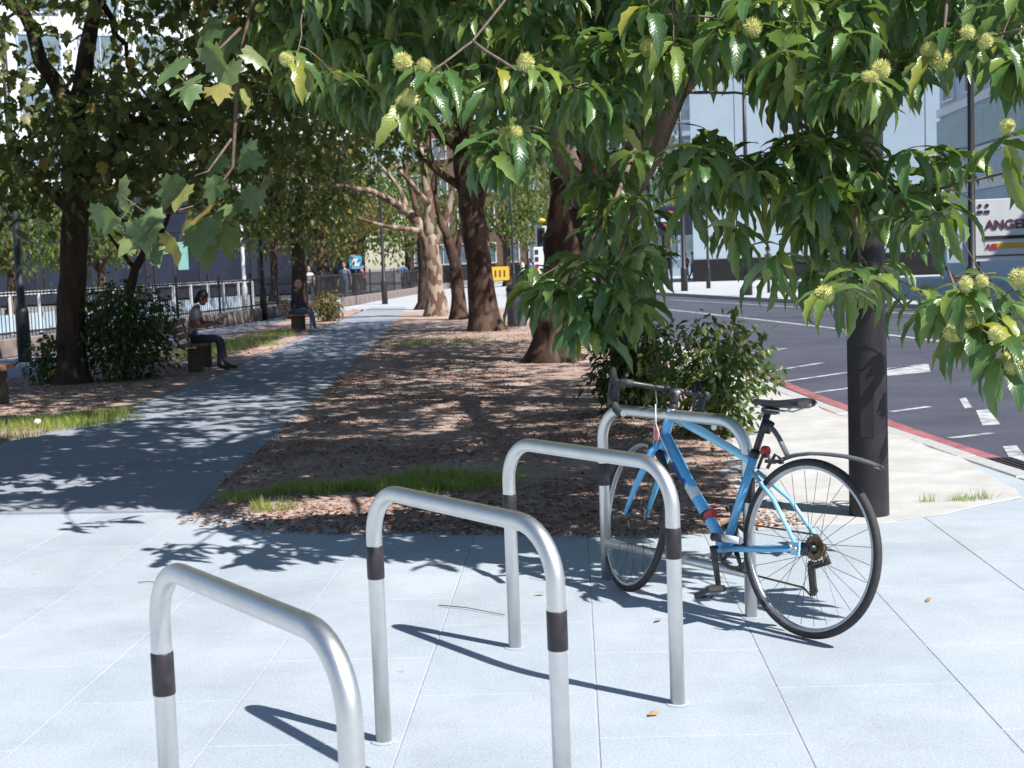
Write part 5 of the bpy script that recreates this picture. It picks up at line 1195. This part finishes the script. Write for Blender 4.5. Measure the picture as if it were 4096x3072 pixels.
p = AT(1170, 480, 60); e = tag(MB().lathe([(.16, 0), (.16, .12), (.05, .16)], 14, c=(p.x, 59.9, p.z)).lathe([(.02, -.6), (.02, .02)], 8, c=(p.x, 59.95, p.z)).build('beacon', M['yellow']), 'small amber beacon on top of the traffic light', 'beacon')
p = AT(1165, 585, 58); e = empty('signal_cabinet', (p.x, 58, 0)); tag(e, 'white crossing box with dark lenses below the traffic light', 'cabinet'); MB().box((0, 0, 1.55), (.42, .3, 1.0), bev=.02).build('box', M['white'], e); MB().lathe([(.06, 0), (.06, 1.1)], 10).build('pole', M['black_metal'], e)
for k in range(3): MB().box((-.09, -.16, 1.85 - k * .3), (.14, .03, .18)).build('lens', M['black'] if k < 2 else M['red'], e)
p = AT(1080, 591, 62); e = empty('road_sign', (p.x, 62, 0)); tag(e, 'yellow temporary road sign right of the thick trunk', 'sign'); MB().box((0, 0, p.z), (.82, .05, .62), bev=.01).build('panel', M['yellow'], e)
for k in (-.2, 0, .2): MB().box((k, -.028, p.z), (.075, .01, .30)).build('mark', M['darktext'], e)
for s in (-1, 1): MB().tube([(s * .3, .03, 0), (s * .3, .03, p.z)], .025, 6).build('leg', M['black_metal'], e)
# ring sign: red ring with a bar on a dark panel
p = AT(1447, 475, 62); e = empty('ring_sign', (p.x, 62, 0)); tag(e, 'red ring sign with a bar on a dark panel left of the white building', 'sign')
MB().box((.25, .05, p.z - .05), (1.5, .06, 1.3), bev=.02).build('panel', M['navywall'], e); MB().tube([(.33 * math.cos(a), -.02, p.z + .33 * math.sin(a)) for a in np.linspace(0, 6.283, 28)[:-1]], .065, 8, closed=True, refup=(0, 1, 0)).build('ring', M['redtext'], e); MB().box((0, -.10, p.z), (.84, .03, .15)).build('bar', M['panel2'], e)
MB().lathe([(.06, 0), (.06, p.z - .5)], 10).build('pole', M['black_metal'], e)
p = AT(768, 567, 66); e = empty('road_sign', (p.x, 66, 0)); tag(e, 'pale blue square sign beyond the railings', 'sign'); MB().box((0, 0, p.z), (.6, .05, .62), bev=.01).build('panel', M['cyansign'], e); MB().box((0, -.03, p.z), (.36, .02, .36)).build('inner', M['whitepaint'], e); MB().tube([(0, .05, 0), (0, .05, p.z)], .04, 8).build('pole', M['black_metal'], e)
# white guard rail on the other side of the railings
gr_ = empty('guard_rail', (-12.5, 30, 0)); tag(gr_, 'white guard rail with upright panels behind the iron railings', 'guard rail')
A0, A1 = Vector((-15.5, 27, 0)), Vector((-10.4, 56, 0)); L_ = (A1 - A0).length; d_ = (A1 - A0).normalized(); rz_ = math.atan2(d_.y, d_.x)
MB().box(tuple((A0 + A1) / 2 + Vector((0, 0, 1.12)) - Vector((-12.5, 30, 0))), (L_, .06, .10), rz_).build('top_rail', M['white'], gr_)
MB().box(tuple((A0 + A1) / 2 + Vector((0, 0, .30)) - Vector((-12.5, 30, 0))), (L_, .05, .5), rz_).build('kick_panel', M['panel2'], gr_)
gpm = MB().box((0, 0, .55), (.10, .08, 1.1)).mesh('upright', M['white'])
for k in range(20): q = A0 + d_ * (L_ * k / 19) - Vector((-12.5, 30, 0)); o = obj_from('upright', gpm, gr_, q); o.rotation_euler = (0, 0, rz_)
p = AT(395, 553, 60); e = empty('banner', (p.x, 60, 0)); tag(e, 'green and white banner hanging before the navy building', 'banner'); MB().box((0, 0, p.z), (.45, .03, 1.2), bev=.01).build('cloth', M['green_banner'], e); MB().tube([(-.4, .03, 0), (-.4, .03, p.z + .75)], .05, 8).build('pole', M['black_metal'], e); MB().tube([(-.45, .03, p.z + .63), (.28, .03, p.z + .63)], .025, 6).build('arm', M['black_metal'], e)
p = AT(385, 645 * .9, 48)

# ------------------------------------------------------------------ buildings
def building(name, label, p0, p1, h, depth, wallm, rows, winm, framem, win_w, z0, dz, win_h, n_col, base=None, bands=None, mg=.9):
    """facade from p0 to p1 facing the left-hand normal's opposite; windows sit in the facade as frame and pane"""
    p0 = Vector((*p0, 0)); p1 = Vector((*p1, 0)); d = (p1 - p0).normalized(); L = (p1 - p0).length; rz = math.atan2(d.y, d.x)
    r = empty(name, p0, rz); tag(r, label, 'building')
    MB().box((L / 2, depth / 2, h / 2), (L, depth, h)).build('wall', wallm, r)
    if base: MB().box((L / 2, -.04, base[0] / 2), (L + .02, .1, base[0])).build('plinth', base[1], r)
    wf = MB().box((0, 0, win_h / 2 + .05), (win_w + .16, .14, .1)).box((0, 0, -win_h / 2 - .05), (win_w + .16, .2, .1)).box((-win_w / 2 - .04, 0, 0), (.08, .14, win_h)).box((win_w / 2 + .04, 0, 0), (.08, .14, win_h)).box((0, 0, 0), (.05, .1, win_h)).mesh('window', framem)
    pm_ = MB().box((0, .01, 0), (win_w, .05, win_h)).mesh('pane', winm)
    for j in range(rows):
        for i in range(n_col):
            x = L * (i + .5) / n_col; o = obj_from('window', wf, r, (x, -.03, z0 + j * dz)); obj_from('pane', pm_, o)
    if bands:
        for z, hh, m in bands: MB().box((L / 2, -.06, z), (L + .05, .16, hh)).build('band', m, r)
    MB().box((L / 2, depth / 2, h + .15), (L + .3, depth + .3, .3)).build('roof', framem, r)
    return r
# left: white block, the shade on its ground floor put into a navy colour
building('office_block', 'white office block behind the left trees, ground floor coloured navy for shade', (-60, 74), (-9.5, 92), 24, 10, M['white'], 5, M['glass'], M['panel2'], 2.4, 8.8, 3.3, 1.9, 15, (6.6, M['navywall']), [(7.0, .35, M['white'])])
ob = [o for o in col.objects if o.name.startswith('office_block')][0]
sf = MB().box((0, 0, 2.35), (2.9, .10, .1)).box((0, 0, -2.35), (2.9, .10, .1)).box((-1.4, 0, 0), (.1, .10, 4.6)).box((1.4, 0, 0), (.1, .10, 4.6)).box((0, 0, 1.1), (2.7, .08, .06)).mesh('shopfront', M['black_metal']); sp_ = MB().box((0, .02, 0), (2.7, .05, 4.6)).mesh('pane', M['shopglass'])
for k in range(16): o = obj_from('shopfront', sf, ob, (1.8 + k * 3.3, -.13, 3.1)); obj_from('pane', sp_, o)
# end of the street
building('brick_block', 'brown brick block at the far end of the street', (-9, 128), (10, 122), 14, 10, M['brick'], 4, M['glass'], M['white'], 1.2, 2.4, 3.2, 1.7, 9, (1.2, M['darkbase']))
# right: white panelled building
wb = empty('panel_building', (AT(1498, 600, 76).x, 76, 0), -.42); tag(wb, 'pale blue-white building of tall flat panels with a dark base', 'building')
MB().box((11, 5.1, 6.2), (22, 10, 12.3)).build('wall', M['panel2'], wb); pmesh = MB().box((0, 0, 0), (2.42, .08, 10.6), bev=.015).mesh('panel', M['panel'])
for k in range(9): obj_from('panel', pmesh, wb, (1.25 + k * 2.48, .05, 6.5))
MB().box((11, -.02, .62), (22.05, .12, 1.15)).build('base', M['darkbase'], wb); MB().box((11, 5.1, 12.5), (22.4, 10.4, .35)).build('roof', M['panel2'], wb)
for k in (3, 5, 6): o = obj_from('window', MB().box((0, 0, 0), (1.7, .1, 1.9)).mesh('window', M['panel2']), wb, (1.25 + k * 2.48, -.02, 2.4)); obj_from('pane', MB().box((0, -.02, 0), (1.4, .1, 1.6)).mesh('pane', M['glass']), o)
building('glass_block', 'blue-grey glassy block left of the panelled building', (6.5, 104), (19, 98), 26, 8, M['panel2'], 7, M['glass'], M['panel2'], 1.9, 2.4, 3.3, 2.2, 6)
# right edge: building along the road with a teal glass band
building('terrace_building', 'pale blue building with a teal glass band at the right edge', (19.5, 62), (17.0, 20), 9.5, 10, M['panel2'], 1, M['glass'], M['white'], 1.6, 8.4, 2.6, 1.3, 12, None, [(6.2, 1.5, M['teal']), (5.2, .3, M['white']), (7.3, .35, M['white']), (3.9, .5, M['white'])])
# lettered board
p = AT(2098, 500, 33); bd = empty('sign_board', (p.x, 33, 0), -.25); tag(bd, 'white board lettered ANGEL in dark red at the right edge', 'sign')
zt_, zb_ = AT(2098, 432, 33).z, AT(2098, 566, 33).z
MB().box((1.0, .03, (zt_ + zb_) / 2), (2.0, .06, zt_ - zb_), bev=.01).build('panel', M['white'], bd); MB().box((-.28, .12, (zt_ + zb_) / 2 - .08), (.55, .05, zt_ - zb_ - .15)).build('side_panel', M['panel2'], bd)
for s in (.15, 1.85): MB().box((s, .12, zb_ / 2 + .5), (.09, .09, zb_ + 1.0)).build('post', M['black_metal'], bd)
def text(s, size, loc, m, nm='lettering'):
    cu = bpy.data.curves.new('t', 'FONT'); cu.body = s; cu.size = size; cu.extrude = .006; cu.offset = .008; o = bpy.data.objects.new('t', cu); col.objects.link(o); dg = bpy.context.evaluated_depsgraph_get(); me = bpy.data.meshes.new_from_object(o.evaluated_get(dg)); bpy.data.objects.remove(o)
    me.materials.clear(); me.materials.append(m); q = obj_from(nm, me, bd); q.location = loc; q.rotation_euler = (math.pi / 2, 0, 0); return q
hh = zt_ - zb_
text('ANGEL', .30, (.32, -.012, zb_ + hh * .52), M['darktext'])
MB().box((1.1, -.01, zb_ + hh * .38), (1.65, .02, .085)).build('black_bar', M['blacktext'], bd)
text('A', .17, (.33, -.012, zb_ + hh * .20), M['redtext']); MB().box((1.2, -.01, zb_ + hh * .25), (1.25, .02, .12)).build('yellow_bar', M['yellow'], bd); MB().box((.52, -.011, zb_ + hh * .24), (.12, .02, .13)).build('red_block', M['redtext'], bd)
MB().box((1.0, -.01, zb_ + hh * .09), (1.9, .02, .03)).build('rule', M['blacktext'], bd)
for x in (.2, .36): MB().lathe([(.045, 0), (.045, .015)], 12, c=(x, -.002, zb_ + hh * .9), M=Matrix.Rotation(math.pi / 2, 3, 'X')).build('mark', M['blacktext'], bd); MB().box((x, -.01, zb_ + hh * .80), (.12, .02, .07)).build('mark', M['blacktext'], bd)

# ------------------------------------------------------------------ far trees
crown_low = lambda x: np.full(np.shape(x), 640.); crown_hole = None
_sun = sunlit
def sunlit(x, y): return np.zeros(np.shape(x), bool)
def far_tree(label, x, Y, h, rad, lm, n=90, per=24):
    p = AT(x, 600, Y); b_ = Vector((p.x, Y, 0)); C = ell((p.x, Y, h * .62), (rad, rad, h * .38), n, .3)
    tree('street_tree', label, [(b_, .22), (b_ + Vector((.1, 0, h * .25)), .19), (b_ + Vector((0, .1, h * .5)), .13)], M['bark_brown'], [[(b_ + Vector((0, 0, h * .3)), .12), (b_ + Vector((rad * .5, 0, h * .6)), .05)], [(b_ + Vector((0, 0, h * .3)), .12), (b_ + Vector((-rad * .5, 0, h * .6)), .05)]], C, SM, lm, .30, per, rad * .16, 'street trees in the distance', nbr=5, trunk_n=8)
far_tree('light green street tree seen between the two big trunks', 1095, 84, 8.5, 3.0, M['far_leaf'])
far_tree('light green street tree right behind the traffic light', 1180, 96, 9, 3.2, M['far_leaf'])
far_tree('light green tree behind the pale plane trunks', 880, 88, 9, 4.0, M['far_leaf'], 130)
far_tree('yellowing tree behind the blue square sign', 770, 82, 8.5, 4.2, M['far_leaf'], 130)
far_tree('brownish turning tree left of the blue square sign', 690, 66, 8.5, 3.6, M['autumn'], 110)
far_tree('dark green tree behind the navy building corner', 590, 72, 9, 3.6, M['plane_leaf'], 120)
far_tree('light green tree before the glassy block at right', 1435, 92, 9.5, 2.6, M['far_leaf'])
far_tree('pale green tree seen at far left under the left tree crown', 20, 58, 6.5, 2.6, M['far_leaf'], 80)
far_tree('second pale green tree at far left beside the dark trunk', 215, 62, 6.0, 2.4, M['far_leaf'], 70)
